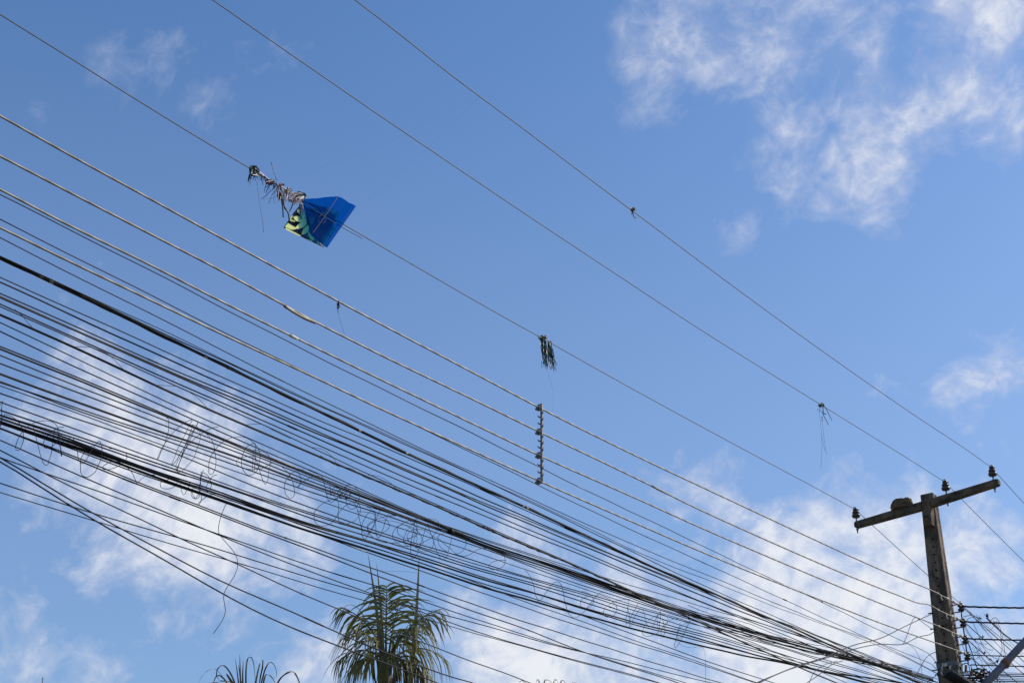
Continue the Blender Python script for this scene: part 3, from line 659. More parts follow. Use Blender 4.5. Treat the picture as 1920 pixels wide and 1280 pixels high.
# boots of old leaf bases round the crown shaft
for i in range(9):
    a = i * 2.4; b0 = heart + Vector((.15 * math.sin(a), .15 * math.cos(a), -1.1 + .1 * i))
    MB().blade([b0, b0 + Vector((.10 * math.sin(a), .10 * math.cos(a), .45)), b0 + Vector((.16 * math.sin(a), .16 * math.cos(a), .9))], .16, nrm=Vector((math.sin(a), math.cos(a), .1)), fold=.3).build('leaf_base', 'frond_old' if i % 4 == 0 else 'frond_dry', palm)
FR = [  # azimuth, elevation, length, droop, leaflet, count
 (math.radians(200), 1.49, 1.75, .25, 1.35, 20, 'frond', 1.7), (math.radians(15), 1.32, 1.8, .8, 1.2, 13, 'frond', 1.9),
 (math.radians(262), 1.25, 1.7, 1.5, 1.35, 14, 'frond', 2.0), (math.radians(95), 1.22, 1.8, 1.4, 1.4, 14, 'frond_old', 2.0),
 (math.radians(225), 1.05, 1.5, 1.8, 1.35, 13, 'frond_old', 2.3), (math.radians(140), 1.05, 1.6, 1.7, 1.35, 13, 'frond', 2.3),
 (math.radians(285), .95, 1.4, 2.0, 1.3, 12, 'frond', 2.5), (math.radians(75), .95, 1.6, 1.9, 1.35, 13, 'frond_old', 2.5),
 (math.radians(170), .75, 1.2, 2.2, 1.1, 12, 'frond', 2.9), (math.radians(235), .65, 1.2, 2.2, 1.2, 12, 'frond_old', 3.0),
 (math.radians(118), .7, 1.4, 2.2, 1.3, 12, 'frond', 2.9), (math.radians(330), 1.0, 1.5, 1.8, 1.1, 12, 'frond', 2.7), (math.radians(40), .9, 1.4, 2.0, 1.1, 12, 'frond_dry', 2.9)]
for i, (az, el, L, g_, lf, n, mt, lg) in enumerate(FR):
    lf *= .86; lg *= 1.12; L *= .95
    frond('frond', palm, heart + Vector((.07 * math.sin(az), .07 * math.cos(az), -.05 * (i // 3))), az, el, L, g_, lf, n, .05, mt, 40 + i, lg)
for (x0, y0, x1, y1, w) in ((716, 1240, 690, 1038, .10), (718, 1230, 706, 1056, .085), (768, 1292, 786, 1043, .13), (766, 1294, 777, 1150, .08)):
    a, b = at_dist(x0, y0, PD - .1), at_dist(x1, y1, PD - .1)
    pts = [a.lerp(b, i / 9) + Vector((.03 * math.sin(i * .35), 0, 0)) for i in range(10)]
    MB().blade(pts, w, nrm=(0, -1, .2), fold=.35, taper=lambda x: (1 - x) ** .75 + .05).build('spear_leaf', 'spear' if x0 > 760 else 'frond_old', palm)
# flower stalk blade lying out to the right of the tip
a, b = at_dist(716, 1070, PD), at_dist(808, 1077, PD)
MB().blade([a, a.lerp(b, .5) + Vector((0, 0, .03)), b], .03, nrm=(0, -.4, 1)).build('leaf_blade', 'frond', palm)

def tip_palm(name, label, px, py, dist, blades, mt, extra_fronds):
    h = at_dist(px, py, dist)
    e = empty(name, (h.x, h.y, -.15), label, 'palm tree')
    trunk(e, (h.x, h.y, -.3), h, .17, .13)
    for poly, w in blades:
        pts = [at_dist(x, y, dist + .25 * math.sin(x * .3)) for x, y in poly]
        MB().blade(spline(pts, .06), w, nrm=(.15, -1, .25), fold=.2, taper=lambda x: min(1, .5 + x * 3) * (1 - x ** 3) + .12).build('leaf_blade', mt, e)
    for i in range(extra_fronds):
        frond('frond', e, h, i * 2.4 + .5, .25 + .15 * (i % 3), 1.5, 2.2, .7, 14, .04, mt, 90 + i, 3.0)
    return e
tip_palm('palm_tree', 'dry brown curled palm tips poking up at the bottom, left of the green palm', 462, 1345, 30.0, [
 ([(455, 1330), (451, 1280), (449.5, 1225)], .035), ([(452, 1330), (446, 1270), (441, 1233)], .03), ([(458, 1330), (455, 1275), (456, 1236)], .035), ([(460, 1330), (452, 1280), (447, 1245)], .03),
 ([(450, 1320), (437, 1272), (421, 1248), (409, 1252), (406, 1266), (412, 1274)], .03), ([(446, 1320), (420, 1272), (405, 1268), (398, 1290)], .032), ([(448, 1300), (428, 1268), (424, 1262)], .05),
 ([(462, 1330), (461, 1262), (464, 1236), (471, 1232), (476, 1246), (478, 1272)], .03), ([(470, 1330), (479, 1280), (486, 1248), (493, 1236)], .038), ([(493, 1236), (492, 1252), (488, 1270), (484, 1300)], .028),
 ([(478, 1330), (492, 1272), (500, 1248), (508, 1241), (516, 1250), (519, 1266), (515, 1272)], .028), ([(488, 1330), (496, 1270), (506, 1266), (514, 1276), (520, 1290)], .03), ([(512, 1300), (524, 1274), (541, 1260), (553, 1262), (563, 1284), (566, 1300)], .036),
 ([(440, 1320), (415, 1285), (400, 1279), (388, 1284)], .03), ([(418, 1268), (404, 1254), (390, 1256), (378, 1268), (370, 1286)], .010), ([(470, 1330), (440, 1284), (416, 1276), (404, 1278)], .03)], 'frond_dry', 6)
tip_palm('palm_tree', 'tiny dry leaf tips at the bottom edge, right of the green palm', 1030, 1330, 36.0, [
 ([(1010, 1320), (1012, 1284), (1008, 1273), (1005, 1279)], .03), ([(1022, 1320), (1020, 1280), (1026, 1274), (1034, 1279), (1035, 1290)], .032), ([(1036, 1320), (1038, 1279), (1043, 1274), (1048, 1283)], .03),
 ([(1044, 1320), (1050, 1281), (1056, 1275), (1062, 1282)], .03), ([(1000, 1320), (985, 1279), (974, 1277), (968, 1284)], .02), ([(1050, 1320), (1068, 1284), (1078, 1279), (1090, 1284)], .02)], 'frond_dry', 5)
b = at_dist(79, 1300, 26.0); tp = at_dist(80, 1269, 26.0)
tag(MB().tube([(b.x, b.y, -.15), (b.x, b.y, b.z * .5), tuple(b), tuple(tp)], [.03, .025, .012, .008], 6).build('antenna_mast', 'steel'), 'thin dark rod tip at the bottom edge, far left', 'mast')

# ------------------------------------------------------------------ kite caught on the left power line
KS = CABLES['W1'][0]
def kp(zx, zy, off=0.0): return on_line(440 + zx / 6.4, 280 + zy / 6.4, KS + off)      # kite drawn in the vertical plane of its line, off = towards the camera
kite = empty('kite', kp(850, 620, .05), 'torn blue film kite with yellow-green printed flap hanging on a power line', 'kite')
def sheet(name, poly, mt, parent, thick=.0015, bulge=.02, sub=7):
    P = [Vector(p) for p in poly]; c = sum(P, Vector()) / len(P); n = len(P); mb = MB()
    nv = Vector((0, 0, 0))
    for i in range(n): nv += (P[i] - c).cross(P[(i + 1) % n] - c)
    nv.normalize()
    if nv.y > 0: nv = -nv
    rings = [[c.lerp(P[i], k_ / sub) - nv * bulge * (1 - (k_ / sub) ** 2) + nv * .004 * math.sin(i * 2.1 + k_) for i in range(n)] for k_ in range(1, sub + 1)]
    front = [c - nv * bulge] + [q for rg in rings for q in rg]
    m_ = len(front); vs = front + [q + nv * thick for q in front]; fs = []
    for i in range(n):
        j = (i + 1) % n
        fs += [(0, 1 + i, 1 + j), (m_, m_ + 1 + j, m_ + 1 + i)]
        for k_ in range(sub - 1):
            a, b = 1 + k_ * n, 1 + (k_ + 1) * n
            fs += [(a + i, b + i, b + j, a + j), (m_ + a + i, m_ + a + j, m_ + b + j, m_ + b + i)]
        e = 1 + (sub - 1) * n; fs.append((e + i, m_ + e + i, m_ + e + j, e + j))
    mb.add(vs, fs); return mb.build(name, mt, parent)
def edge_pts(poly, off, n=5):
    out = []
    for i in range(len(poly)):
        a, b = poly[i], poly[(i + 1) % len(poly)]
        for k_ in range(n):
            x = k_ / n; o = off[i] + (off[(i + 1) % len(poly)] - off[i]) * x
            out.append(kp(a[0] + (b[0] - a[0]) * x, a[1] + (b[1] - a[1]) * x, o))
    return out
blue = [(830, 600), (1245, 563), (1455, 685), (1105, 1185), (925, 1030), (880, 905), (850, 745), (812, 645)]
sheet('blue_film', edge_pts(blue, [.10, .16, .22, .36, .30, .25, .18, .10]), 'film', kite, bulge=.006)
back = [(790, 660), (700, 770), (590, 935), (1070, 1172), (1150, 1050), (1215, 955), (1180, 880), (960, 740)]
pr = sheet('printed_flap', edge_pts(back, [.06, .08, .12, .24, .20, .18, .14, .08]), 'navy', kite, bulge=.004)
flap = [(880, 640), (1258, 742), (1215, 872), (1060, 790)]
sheet('printed_flap', edge_pts(flap, [.06, .09, .12, .08]), 'navy', kite, bulge=.004)
def motif(poly, off=.262):     # leaf shapes of the print, just in front of the flap
    pts = []
    c = (sum(p[0] for p in poly) / len(poly), sum(p[1] for p in poly) / len(poly))
    n = len(poly)
    def o(x, y): return .078 + .20 * ((y - 650) / 520)
    rim = spline([(*p, 0) for p in poly + poly[:1]], 12)
    vs = [kp(c[0], c[1], o(*c))] + [kp(q[0], q[1], o(q[0], q[1])) for q in rim[:-1]]
    m_ = len(vs) - 1
    MB().add(vs, [(0, 1 + i, 1 + (i + 1) % m_) for i in range(m_)]).build('printed_leaf', 'lime', pr)
for poly in ([(770, 712), (830, 740), (838, 820), (790, 790), (750, 740)], [(705, 810), (760, 800), (850, 832), (858, 868), (780, 872), (725, 850)],
             [(700, 790), (690, 840), (730, 868), (668, 858), (672, 815)], [(722, 945), (790, 880), (866, 875), (860, 905), (800, 945), (750, 955)],
             [(640, 885), (690, 915), (745, 950), (690, 965), (620, 940), (608, 925)], [(800, 1025), (820, 965), (880, 905), (890, 960), (860, 1005)],
             [(880, 975), (915, 1030), (950, 1060), (948, 1095), (905, 1070), (885, 1020)], [(995, 1100), (1008, 1110), (1003, 1142), (990, 1130)], [(860, 1075), (930, 1095), (925, 1108), (865, 1088)],
             [(620, 945), (700, 985), (790, 1032), (780, 1042), (690, 1000), (610, 958)], [(960, 700), (1010, 720), (990, 745), (940, 720)], [(1060, 740), (1120, 760), (1090, 790), (1040, 770)], [(900, 800), (960, 830), (940, 900), (895, 860)]): motif(poly)
def rod(pts, r, name, mt, parent): return MB().tube(spline(pts, .03), r, 6).build(name, mt, parent)
rod([kp(820, 630, .12), kp(1160, 860, .25), kp(1535, 1073, .30)], .0032, 'spar', 'stick', kite)
rod([kp(1245, 563, .18), kp(1160, 690, .26), kp(1050, 850, .30), kp(930, 1012, .32)], .0026, 'spar', 'stick', kite)
rod([kp(590, 935, .135), kp(830, 1058, .19), kp(1070, 1172, .25)], .0048, 'spar', 'ribbon', kite)
rod([kp(1020, 880, .34), kp(1008, 820, .36), kp(1050, 785, .36), kp(1092, 830, .36), kp(1070, 885, .36), kp(1030, 870, .35)], .0014, 'bridle', 'string', kite)
# tail of plastic strips wound along the line
tail = empty('kite_tail', kp(200, 230, 0), 'ragged tail of dark and pale plastic strips wound along the line left of the kite', 'kite tail')
rt = random.Random(21)
def along(x): return 205 + (x - 170) * .60
def strips(parent, spots, mts, lmin, lmax, w, off=.02, lean=0.0, curl=.25):
    for (zx, zy) in spots:
        L = rt.uniform(lmin, lmax); d0 = Vector((rt.uniform(-.25, .25) + lean, rt.uniform(-.3, .3), -1))
        p0 = kp(zx, zy, off + rt.uniform(-.01, .02))
        MB().blade(droop(p0, d0, L, .3, 8, curl * .35, rt), w * rt.uniform(.6, 1.3), nrm=(rt.uniform(-1, 1), -1, rt.uniform(-.3, .3)), fold=.15, taper=lambda x: 1 - .35 * x).build('strip', rt.choice(mts), parent)
strips(tail, [(rt.uniform(180, 290), along(rt.uniform(180, 270)) - 10) for _ in range(16)], ['ribbon', 'ribbon', 'ribbon_green'], .06, .17, .011)
strips(tail, [(x, along(x)) for x in [rt.uniform(270, 520) for _ in range(24)]], ['ribbon', 'ribbon', 'ribbon_green', 'ribbon_purple', 'ribbon_white'], .05, .14, .009, curl=.8)
strips(tail, [(x, along(x) + 20) for x in [rt.uniform(500, 640) for _ in range(18)]], ['ribbon', 'ribbon_purple', 'ribbon_white', 'ribbon'], .08, .22, .009, .04, .05, .8)
strips(tail, [(x, along(x) + 30) for x in [rt.uniform(620, 830) for _ in range(22)]], ['ribbon_white', 'ribbon_white', 'ribbon', 'ribbon_orange'], .05, .13, .009, .05, .1, .9)
strips(tail, [(rt.uniform(760, 830), 650) for _ in range(6)], ['ribbon', 'ribbon_white'], .14, .26, .010, .12, .1)
def wad(cx, cy, rx, ry, n, mts, parent, off=.02):          # crumpled knot of strips
    for _ in range(n):
        a = rt.uniform(0, 6.28); pts = []
        for k_ in range(6):
            a += rt.uniform(.8, 3.0); q = rt.uniform(.0, 1)
            pts.append(kp(cx + rx * q * math.cos(a), cy + ry * q * math.sin(a), off + rt.uniform(-.04, .04)))
        MB().blade(spline(pts, .015), .013 * rt.uniform(.6, 1.2), nrm=(rt.uniform(-1, 1), -1, rt.uniform(-1, 1)), fold=.2, taper=lambda x: 1).build('strip', rt.choice(mts), parent)
wad(225, 225, 55, 36, 15, ['ribbon', 'ribbon', 'ribbon_green', 'ribbon_white'], tail)
wad(250, 280, 55, 55, 12, ['ribbon', 'ribbon_green'], tail)
wad(430, 390, 70, 40, 14, ['ribbon', 'ribbon', 'ribbon_purple'], tail)
wad(555, 425, 45, 25, 5, ['ribbon_orange', 'ribbon_white', 'ribbon'], tail)
wad(640, 500, 60, 45, 12, ['ribbon_white', 'ribbon_white', 'ribbon'], tail)
wad(765, 565, 95, 65, 30, ['ribbon', 'ribbon', 'ribbon_white', 'ribbon_green'], tail)
wad(740, 600, 100, 60, 14, ['ribbon_white'], tail)
wad(545, 560, 40, 45, 10, ['ribbon', 'ribbon_purple'], tail)
for line in ([(210, 250), (330, 310), (460, 390), (620, 480), (760, 560), (850, 620)], [(230, 235), (300, 270), (420, 370), (560, 450), (700, 530)]):
    MB().blade(spline([kp(x, y, .03) for x, y in line], .03), .014, nrm=(0, -1, .3), fold=.15, taper=lambda x: 1).build('strip', 'ribbon_white', tail)
for line in ([(560, 570), (590, 680), (640, 770), (655, 860), (665, 940)], [(700, 650), (660, 740), (615, 745), (590, 690)], [(560, 600), (575, 700), (582, 820)]):
    MB().blade(spline([kp(x, y, .13) for x, y in line], .02), .011, nrm=(.2, -1, .1), taper=lambda x: 1).build('strip', 'ribbon', tail)
rod([kp(435, 150, .03), kp(505, 375, .03)], .0028, 'stick', 'ribbon', tail)
rod([kp(265, 380, .03), kp(290, 580, .03), kp(330, 830, .04), kp(350, 998, .03)], .0019, 'stick', 'ribbon_purple', tail)
rod([kp(330, 605, .03), kp(480, 578, .03), kp(640, 548, .03)], .0010, 'string', 'string', tail)
# kite string stretched to the upper line
A1 = on_line(897, 184, CABLES['W3'][0])
tag(MB().tube(spline([on_line(546, 333, KS), (Vector(on_line(546, 333, KS)) + A1) / 2 - Vector((0, 0, .06)), A1], .2), .00025, 4).build('kite_string', 'string'), 'faint string from the kite tail up to the uppermost power line', 'string')
tag(MB().tube(spline([kp(1300, 850, .25), (kp(1300, 850, .25) + A1) / 2 - Vector((0, 0, .05)), A1], .2), .00025, 4).build('kite_string', 'string'), 'faint string from the blue kite film up to the uppermost power line', 'string')

# other rags on the lines
def rag(name, label, key, cx, cy, pieces, knots, mts, w=.011):
    s = CABLES[key][0]; P0 = on_line(cx, cy, s); e = empty(name, P0, label, 'plastic rag')
    rr_ = random.Random(int(cx))
    for poly in pieces:
        pts = [on_line(x, y, s + .02 + .03 * math.sin(x)) for x, y in poly]
        MB().blade(spline(pts, .02), w * rr_.uniform(.7, 1.2), nrm=(rr_.uniform(-.8, .8), -1, rr_.uniform(-.3, .3)), fold=.2, taper=lambda x: 1 - .4 * x).build('strip', rr_.choice(mts), e)
    for _ in range(knots[2]):
        pts = []; a = rr_.uniform(0, 6)
        for k_ in range(6):
            a += rr_.uniform(.8, 3.0); q = rr_.uniform(.0, 1)
            pts.append(on_line(cx + knots[0] * q * math.cos(a), cy + knots[1] * q * math.sin(a), s + rr_.uniform(-.04, .04)))
        MB().blade(spline(pts, .012), w, nrm=(rr_.uniform(-1, 1), -1, rr_.uniform(-1, 1)), fold=.2, taper=lambda x: 1).build('strip', rr_.choice(mts), e)
    return e, s
rg = random.Random(8); pcs = []
for i in range(24):
    x0 = 1013 + rg.uniform(0, 9); x = x0; y = 633 + rg.uniform(-2, 3); pl = [(x, y)]
    tx = x0 + rg.uniform(-1, 4) + (1.5 if i < 6 else 6); L = rg.uniform(45, 57)
    for k_ in range(1, 6): pl.append((x0 + (tx - x0) * k_ / 5 + rg.uniform(-1.3, 1.3), y + L * k_ / 5))
    pcs.append(pl)
for i in range(20):
    x0 = 1026 + rg.uniform(0, 8); y = 640 + rg.uniform(-2, 5); tx = x0 + rg.uniform(4, 14); L = rg.uniform(32, 52); pl = [(x0, y)]
    for k_ in range(1, 6): pl.append((x0 + (tx - x0) * (k_ / 5) ** 1.3 + rg.uniform(-1.2, 1.2), y + L * k_ / 5))
    pcs.append(pl)
e, s = rag('plastic_tassel', 'dark green fringe of plastic strips hanging on the line above the spacer', 'W1', 1018, 633, pcs, (9, 6, 16), ['ribbon', 'ribbon', 'ribbon_green', 'ribbon_green', 'ribbon_green'], .0115)
MB().tube(spline([on_line(x, y, s) for x, y in ((1024, 690), (1034, 720), (1038, 750), (1036, 772))], .05), .0007, 4).build('string', 'string', e)
e, s = rag('plastic_rag', 'small black knotted rag on the uppermost power line', 'W3', 1186, 393, [[(1185, 396), (1187, 404), (1190, 410), (1192, 413)], [(1186, 397), (1188, 405), (1191, 409), (1194, 409)], [(1185, 395), (1184, 399), (1183, 403)], [(1187, 396), (1191, 395), (1195, 395)], [(1188, 392), (1190, 388)]], (4.5, 4.5, 9), ['ribbon', 'ribbon', 'ribbon_green'])
e, s = rag('plastic_rag', 'thin green rag with long dangling strings on the middle power line', 'W2', 1540, 759, [[(1537, 760), (1534, 766), (1532, 771)], [(1538, 762), (1537, 772)], [(1543, 762), (1544, 774)], [(1546, 761), (1552, 772), (1560, 788)], [(1541, 770), (1546, 782), (1554, 797)], [(1541, 780), (1542, 791)], [(1544, 775), (1549, 776)], [(1536, 757), (1544, 757), (1546, 762)]], (6, 4, 16), ['ribbon_green', 'ribbon', 'ribbon_green'], .012)
for ln in ([(1536, 768), (1539, 800), (1541, 830), (1540, 855), (1539, 878)], [(1541, 818), (1545, 838), (1548, 847)], [(1542, 792), (1545, 820), (1550, 853)]):
    MB().tube(spline([on_line(x, y, s) for x, y in ln], .05), .0016, 4).build('string', 'string', e)
e, s = rag('plastic_rag', 'small dark rag with a thin string on the topmost grey cable', 'LA', 634, 572, [[(635, 563), (634, 570), (633, 578), (634, 587)], [(634, 568), (636, 575), (634, 582)]], (2, 7, 5), ['ribbon', 'ribbon_purple'], .011)
MB().tube(spline([on_line(x, y, s) for x, y in ((634, 586), (639, 605), (646, 626))], .05), .0012, 4).build('string', 'string', e)

# ------------------------------------------------------------------ loose coils of thin wire hanging in the cables
def tangle(label, x0, y0, x1, y1, loops, h, wide, s=-.3, r=.0023, seed=0, slant=-.25, name='wire_tangle'):
    rd = random.Random(seed); pts = []; N = loops * 16
    hs = [rd.uniform(.35, 1.45) for _ in range(loops + 2)]; ws = [rd.uniform(.3, 1.9) for _ in range(loops + 2)]; sl_ = [slant + rd.uniform(-.35, .35) for _ in range(loops + 2)]; jx = [rd.uniform(-.9, .9) * wide for _ in range(loops + 2)]
    kind = [rd.random() < .4 for _ in range(loops + 2)]
    for i in range(N + 1):
        q = i / N; ph = 2 * math.pi * i / 16; k_ = i // 16; f_ = (i % 16) / 16
        hh = h * (hs[k_] * (1 - f_) + hs[k_ + 1] * f_); ww = 0 if kind[k_] else wide * (ws[k_] * (1 - f_) + ws[k_ + 1] * f_)
        yy = y0 + (y1 - y0) * q + hh * (.5 - .5 * math.cos(ph))
        xx = x0 + (x1 - x0) * q + jx[k_] * (1 - f_) + jx[k_ + 1] * f_ + ww * .5 * math.sin(ph) + (sl_[k_] * (1 - f_) + sl_[k_ + 1] * f_) * hh * (.5 - .5 * math.cos(ph)) + rd.uniform(-1, 1)
        pts.append(on_line(xx, yy, s + .07 * math.sin(ph * .5 + seed)))
    return tag(MB().tube(spline(pts, .04), r, 4).build(name, 'black'), label, 'wire', 'loose thin wire coils caught in the cables')
tangle('loose thin wire loops under the cable bundle at the far left edge', -10, 765, 95, 800, 3, 50, 34, -.45, seed=1, slant=-.3)
tangle('cluster of round thin wire coils hanging under the left cables', 92, 795, 175, 835, 5, 52, 40, -.45, seed=2, slant=-.2)
tangle('shallow thin wire arcs under the left cables, between two coil clusters', 168, 840, 275, 890, 2, 34, 60, -.5, seed=3, slant=0)
tangle('slanted thin wire coils hanging lowest under the left bundle', 300, 890, 400, 925, 5, 42, 30, -.5, seed=4, slant=-.35)
tangle('tall zigzag of thin wire hanging between upper and lower left cables', 322, 783, 396, 800, 4, 68, 26, -.3, seed=5, slant=-.45)
tangle('long run of tall thin wire loops left of the strapped bundle', 402, 806, 560, 880, 6, 62, 44, -.3, seed=6, slant=-.1)
tangle('pale round wire loop standing above the lower left bundle', 372, 880, 395, 890, 2, 40, 22, -.45, seed=16, slant=.1)
tangle('thin wire arcs knotted to the bundle left of the palm tip', 560, 875, 655, 925, 3, 50, 40, -.3, seed=7, slant=-.1)
tangle('knot of short wire ends on the bundle above left of the palm', 628, 908, 652, 925, 5, 18, 14, -.3, seed=8, slant=.1)
tangle('long low wire loops dangling under the bundle beside its knot', 640, 925, 720, 950, 3, 70, 46, -.3, seed=9, slant=-.2)
tangle('dense nest of fine wire coils just left of the bundle strap', 718, 950, 845, 1000, 7, 52, 38, -.3, seed=10, slant=-.2)
tangle('second layer of fine wire coils crossing the dense nest by the strap', 722, 958, 838, 1000, 5, 40, 60, -.25, seed=11, slant=.15)
tangle('shallow wire arcs right of the bundle strap', 850, 1005, 985, 1050, 2, 26, 60, -.3, seed=12, slant=0)
tangle('two open wire loops under the cables right of the palm', 1003, 1070, 1100, 1110, 2, 52, 50, -.35, seed=13, slant=-.1)
tangle('wire loops between the open loops and the dense coil right of centre', 1100, 1108, 1190, 1130, 3, 34, 34, -.35, seed=14, slant=-.1)
tangle('dense bunch of fine wire coils in the cables right of centre', 1185, 1136, 1275, 1168, 7, 40, 36, -.35, seed=15, slant=-.2)
def wire(label, pts, s, r=.0021, name='loose_wire', mt='black', step=.05, cat='wire', group=None):
    return tag(MB().tube(spline([on_line(p[0], p[1], s if len(p) == 2 else p[2]) for p in pts], step), r, 5).build(name, mt), label, cat, group)
wire('single thin wire curling down left of the palm crown', [(424, 944), (416, 962), (410, 985), (411, 1000), (425, 1018), (440, 1036), (446, 1056), (440, 1078), (424, 1103), (419, 1120), (423, 1143), (417, 1162), (400, 1187)], -.55, .0025)
for i, ln in enumerate(([(28, 580), (42, 592), (54, 607), (66, 619)], [(140, 650), (170, 651), (200, 662), (215, 675), (232, 693)], [(294, 722), (330, 724), (352, 733), (372, 747), (388, 764)], [(462, 796), (490, 795), (515, 808), (545, 822)], [(583, 838), (605, 842), (622, 855), (632, 869)], [(690, 890), (712, 893), (732, 905), (742, 914)])):
    wire(f'slack lashing wire lifting off the wrapped black cable, {ORD[i]} from the left', ln, -.2, .0018, 'lashing_wire', group='slack lashing wires')
wire('short bent wire end standing on the bundle at the far left edge', [(-6, 770), (2, 756), (5, 752), (2, 768)], -.45, .0018)
wire('thin vertical wire hanging below the thick cable, lower centre right', [(1262, 1196), (1285, 1212), (1318, 1213), (1322, 1230), (1323, 1260), (1322, 1290)], -.5, .0015)

# ------------------------------------------------------------------ drop wires and clutter round the pole
def drop(label, pts, t_end=-.2, r=.0055, mt='black'):
    return tag(MB().tube(spline([on_line(x, y, s_) for x, y, s_ in pts], .06), r, 6).build('drop_wire', mt), label, 'wire', 'drop wires at the pole')
drop('dark drop wire rising to the pole from the bottom edge across the cables', [(1380, 1300, 1.2), (1415, 1281, 1.1), (1450, 1266, 1.0), (1500, 1246, .8), (1545, 1232, .6), (1600, 1209, .4), (1650, 1196, .25), (1700, 1172, .1), (1747, 1150, -.1)], r=.0055)
drop('second dark drop wire twisted with the rising one, ending lower on the pole', [(1395, 1298, 1.18), (1430, 1276, 1.08), (1480, 1254, .88), (1545, 1234, .62), (1610, 1214, .40), (1650, 1207, .3), (1692, 1207, .2), (1720, 1194, .1), (1742, 1189, 0), (1752, 1183, -.1)], r=.0050)
drop('wire bent up in a hairpin left of the pole', [(1694, 1206, .2), (1700, 1192, .17), (1708, 1169, .15), (1713, 1159, .14), (1718, 1157, .12), (1726, 1163, .1), (1738, 1172, .0), (1749, 1179, -.1)], r=.0040)
drop('thin grey wire arching down left of the pole', [(1694, 1206, .2), (1705, 1208, .15), (1718, 1220, .1), (1725, 1235, .05), (1728, 1250, 0), (1730, 1300, 0)], r=.0022, mt='grime')
drop('short dark wire curving onto the pole low at its left edge', [(1700, 1300, -.1), (1728, 1246, -.1), (1738, 1231, -.1), (1748, 1224, -.1), (1757, 1221, -.1)], r=.0045)
drop('dark wire slanting up to the foot of the visible pole', [(1725, 1292, -.1), (1742, 1276, -.1), (1758, 1263, -.1)], r=.0055)
drop('thin dark wire climbing to the cables left of the pole bottom', [(1480, 1300, .3), (1530, 1268, .2), (1560, 1245, .1), (1580, 1238, 0)], r=.0045)
drop('thin dark wire looping under the twisted bundle, lower right', [(1510, 1300, .3), (1525, 1262, .2), (1545, 1246, .1), (1570, 1238, 0)], r=.0035)
# twisted wraps on the bundle where it nears the pole
for i in range(5):
    y0 = 1168 + i * 3; rd = random.Random(60 + i); pts = []
    for k_ in range(60):
        x = 1290 + 420 * k_ / 59; yb = 1150 + (x - 1300) * .30 if x < 1500 else 1210 + (x - 1500) * .225
        pts.append(on_line(x, yb + rd.uniform(-.5, .5) + (i - 2) * 6.5 * (1 - (x - 1290) / 520) + 2.4 * math.sin(k_ * (.30 + .05 * i) + i), -.28 + .02 * math.sin(k_ * .8 + i)))
    tag(MB().tube(spline(pts, .05), .0032 + .0012 * (i % 3), 5).build('twisted_cable', 'grime' if i % 2 else 'black'), 'dark cable in the loosely twisted bundle that runs up to the pole strap', 'cable', 'strands of the twisted bundle by the pole')
# cables of the side street leaving to the right
X = Vector((1, 0, 0))
for i, z in enumerate(RZ + [6.82]):
    p = st(.29, 0, z + .012); q0 = 0.0
    pts = [p + X * x + Vector((0, .02 * x, (.002, -.004, .0, .004, -.003)[i] * x - .010 * math.sin(min(x, 1.4) * 2.2) + .0010 * x * x)) for x in np.arange(0, 24, .03 if i < 3 else .08)]
    tag(MB().tube(pts, (.0125, .0115, .0105, .008, .0085)[i], 9 if i < 3 else 6, lobes=3 if i < 3 else 0, depth=.55, pitch=.14).build('service_cable', 'black'), f'dark twisted cable leaving the pole to the right, {ORD[i]} from the top', 'cable', 'cables of the side street')
for i in range(8):
    y = 1259 + i * 3.1; p = on_cross(1806, y, .05)
    pts = [p + X * x + Vector((0, .05 * x, .004 * math.sin(i) * x + .001 * x * x)) for x in np.arange(0, 24, .4)]
    tag(MB().tube(pts, .004 + .002 * (i % 3), 5).build('service_cable', 'black'), f'thin cable low at the right edge by the lamp arm, {ORD[i]} from the top', 'cable', 'thin low cables of the side street')
# more wires going on beyond the pole
for i, (x0, y0, x1, y1, r, lab) in enumerate(((1850, 1158, 1935, 1212, .011, 'thick dark wire pair sloping down at the right edge beyond the pole'), (1815, 1143, 1935, 1262, .004, 'thin wire sloping steeply beyond the rack, upper one'), (1823, 1205, 1900, 1290, .004, 'thin wire sloping steeply beyond the rack, lower one'), (1862, 1165, 1940, 1235, .003, 'hair-thin wire sloping beside the thick pair at the right edge'), (1845, 1150, 1940, 1220, .003, 'hair-thin wire above the thick pair at the right edge'))):
    a, b = at_dist(x0, y0, 22.2), at_dist(x1, y1, 27.0)
    tag(MB().tube([a.lerp(b, q) - Vector((0, 0, .10 * math.sin(math.pi * q))) for q in np.linspace(0, 1, 16)], r, 5).build('drop_wire', 'black'), lab, 'wire', 'wires beyond the pole')
def on_x(px, py, dy=.1):                            # points in the plane facing the camera through the pole
    v = ray(px, py); return Vector(EYE + v * ((Q[1] + dy) / v[1]))
def jump(label, pts, r=.0045, dy=0.0): return tag(MB().tube(spline([on_x(x, y, dy + .05 * math.sin(x)) for x, y in pts], .03), r, 5).build('jumper_wire', 'black'), label, 'wire', 'jumper wires at the rack')
jump('jumper wire arching from the second spool to the side cable', [(1806, 1156), (1818, 1153), (1830, 1156), (1838, 1160)])
jump('small jumper loop beside the second spool', [(1812, 1163), (1817, 1158), (1824, 1157), (1830, 1160), (1832, 1166)], .0035)
jump('wire loop over the second side cable right of the rack', [(1857, 1165), (1861, 1159), (1866, 1157), (1872, 1162), (1874, 1166)], .004)
jump('long wire hanging from the second side cable past the third', [(1862, 1162), (1870, 1172), (1876, 1188), (1878, 1205), (1879, 1215), (1876, 1225), (1871, 1237)], .0035)
jump('second long wire hanging beside the first, right of the rack', [(1868, 1163), (1875, 1176), (1880, 1195), (1883, 1215), (1885, 1230)], .0035)
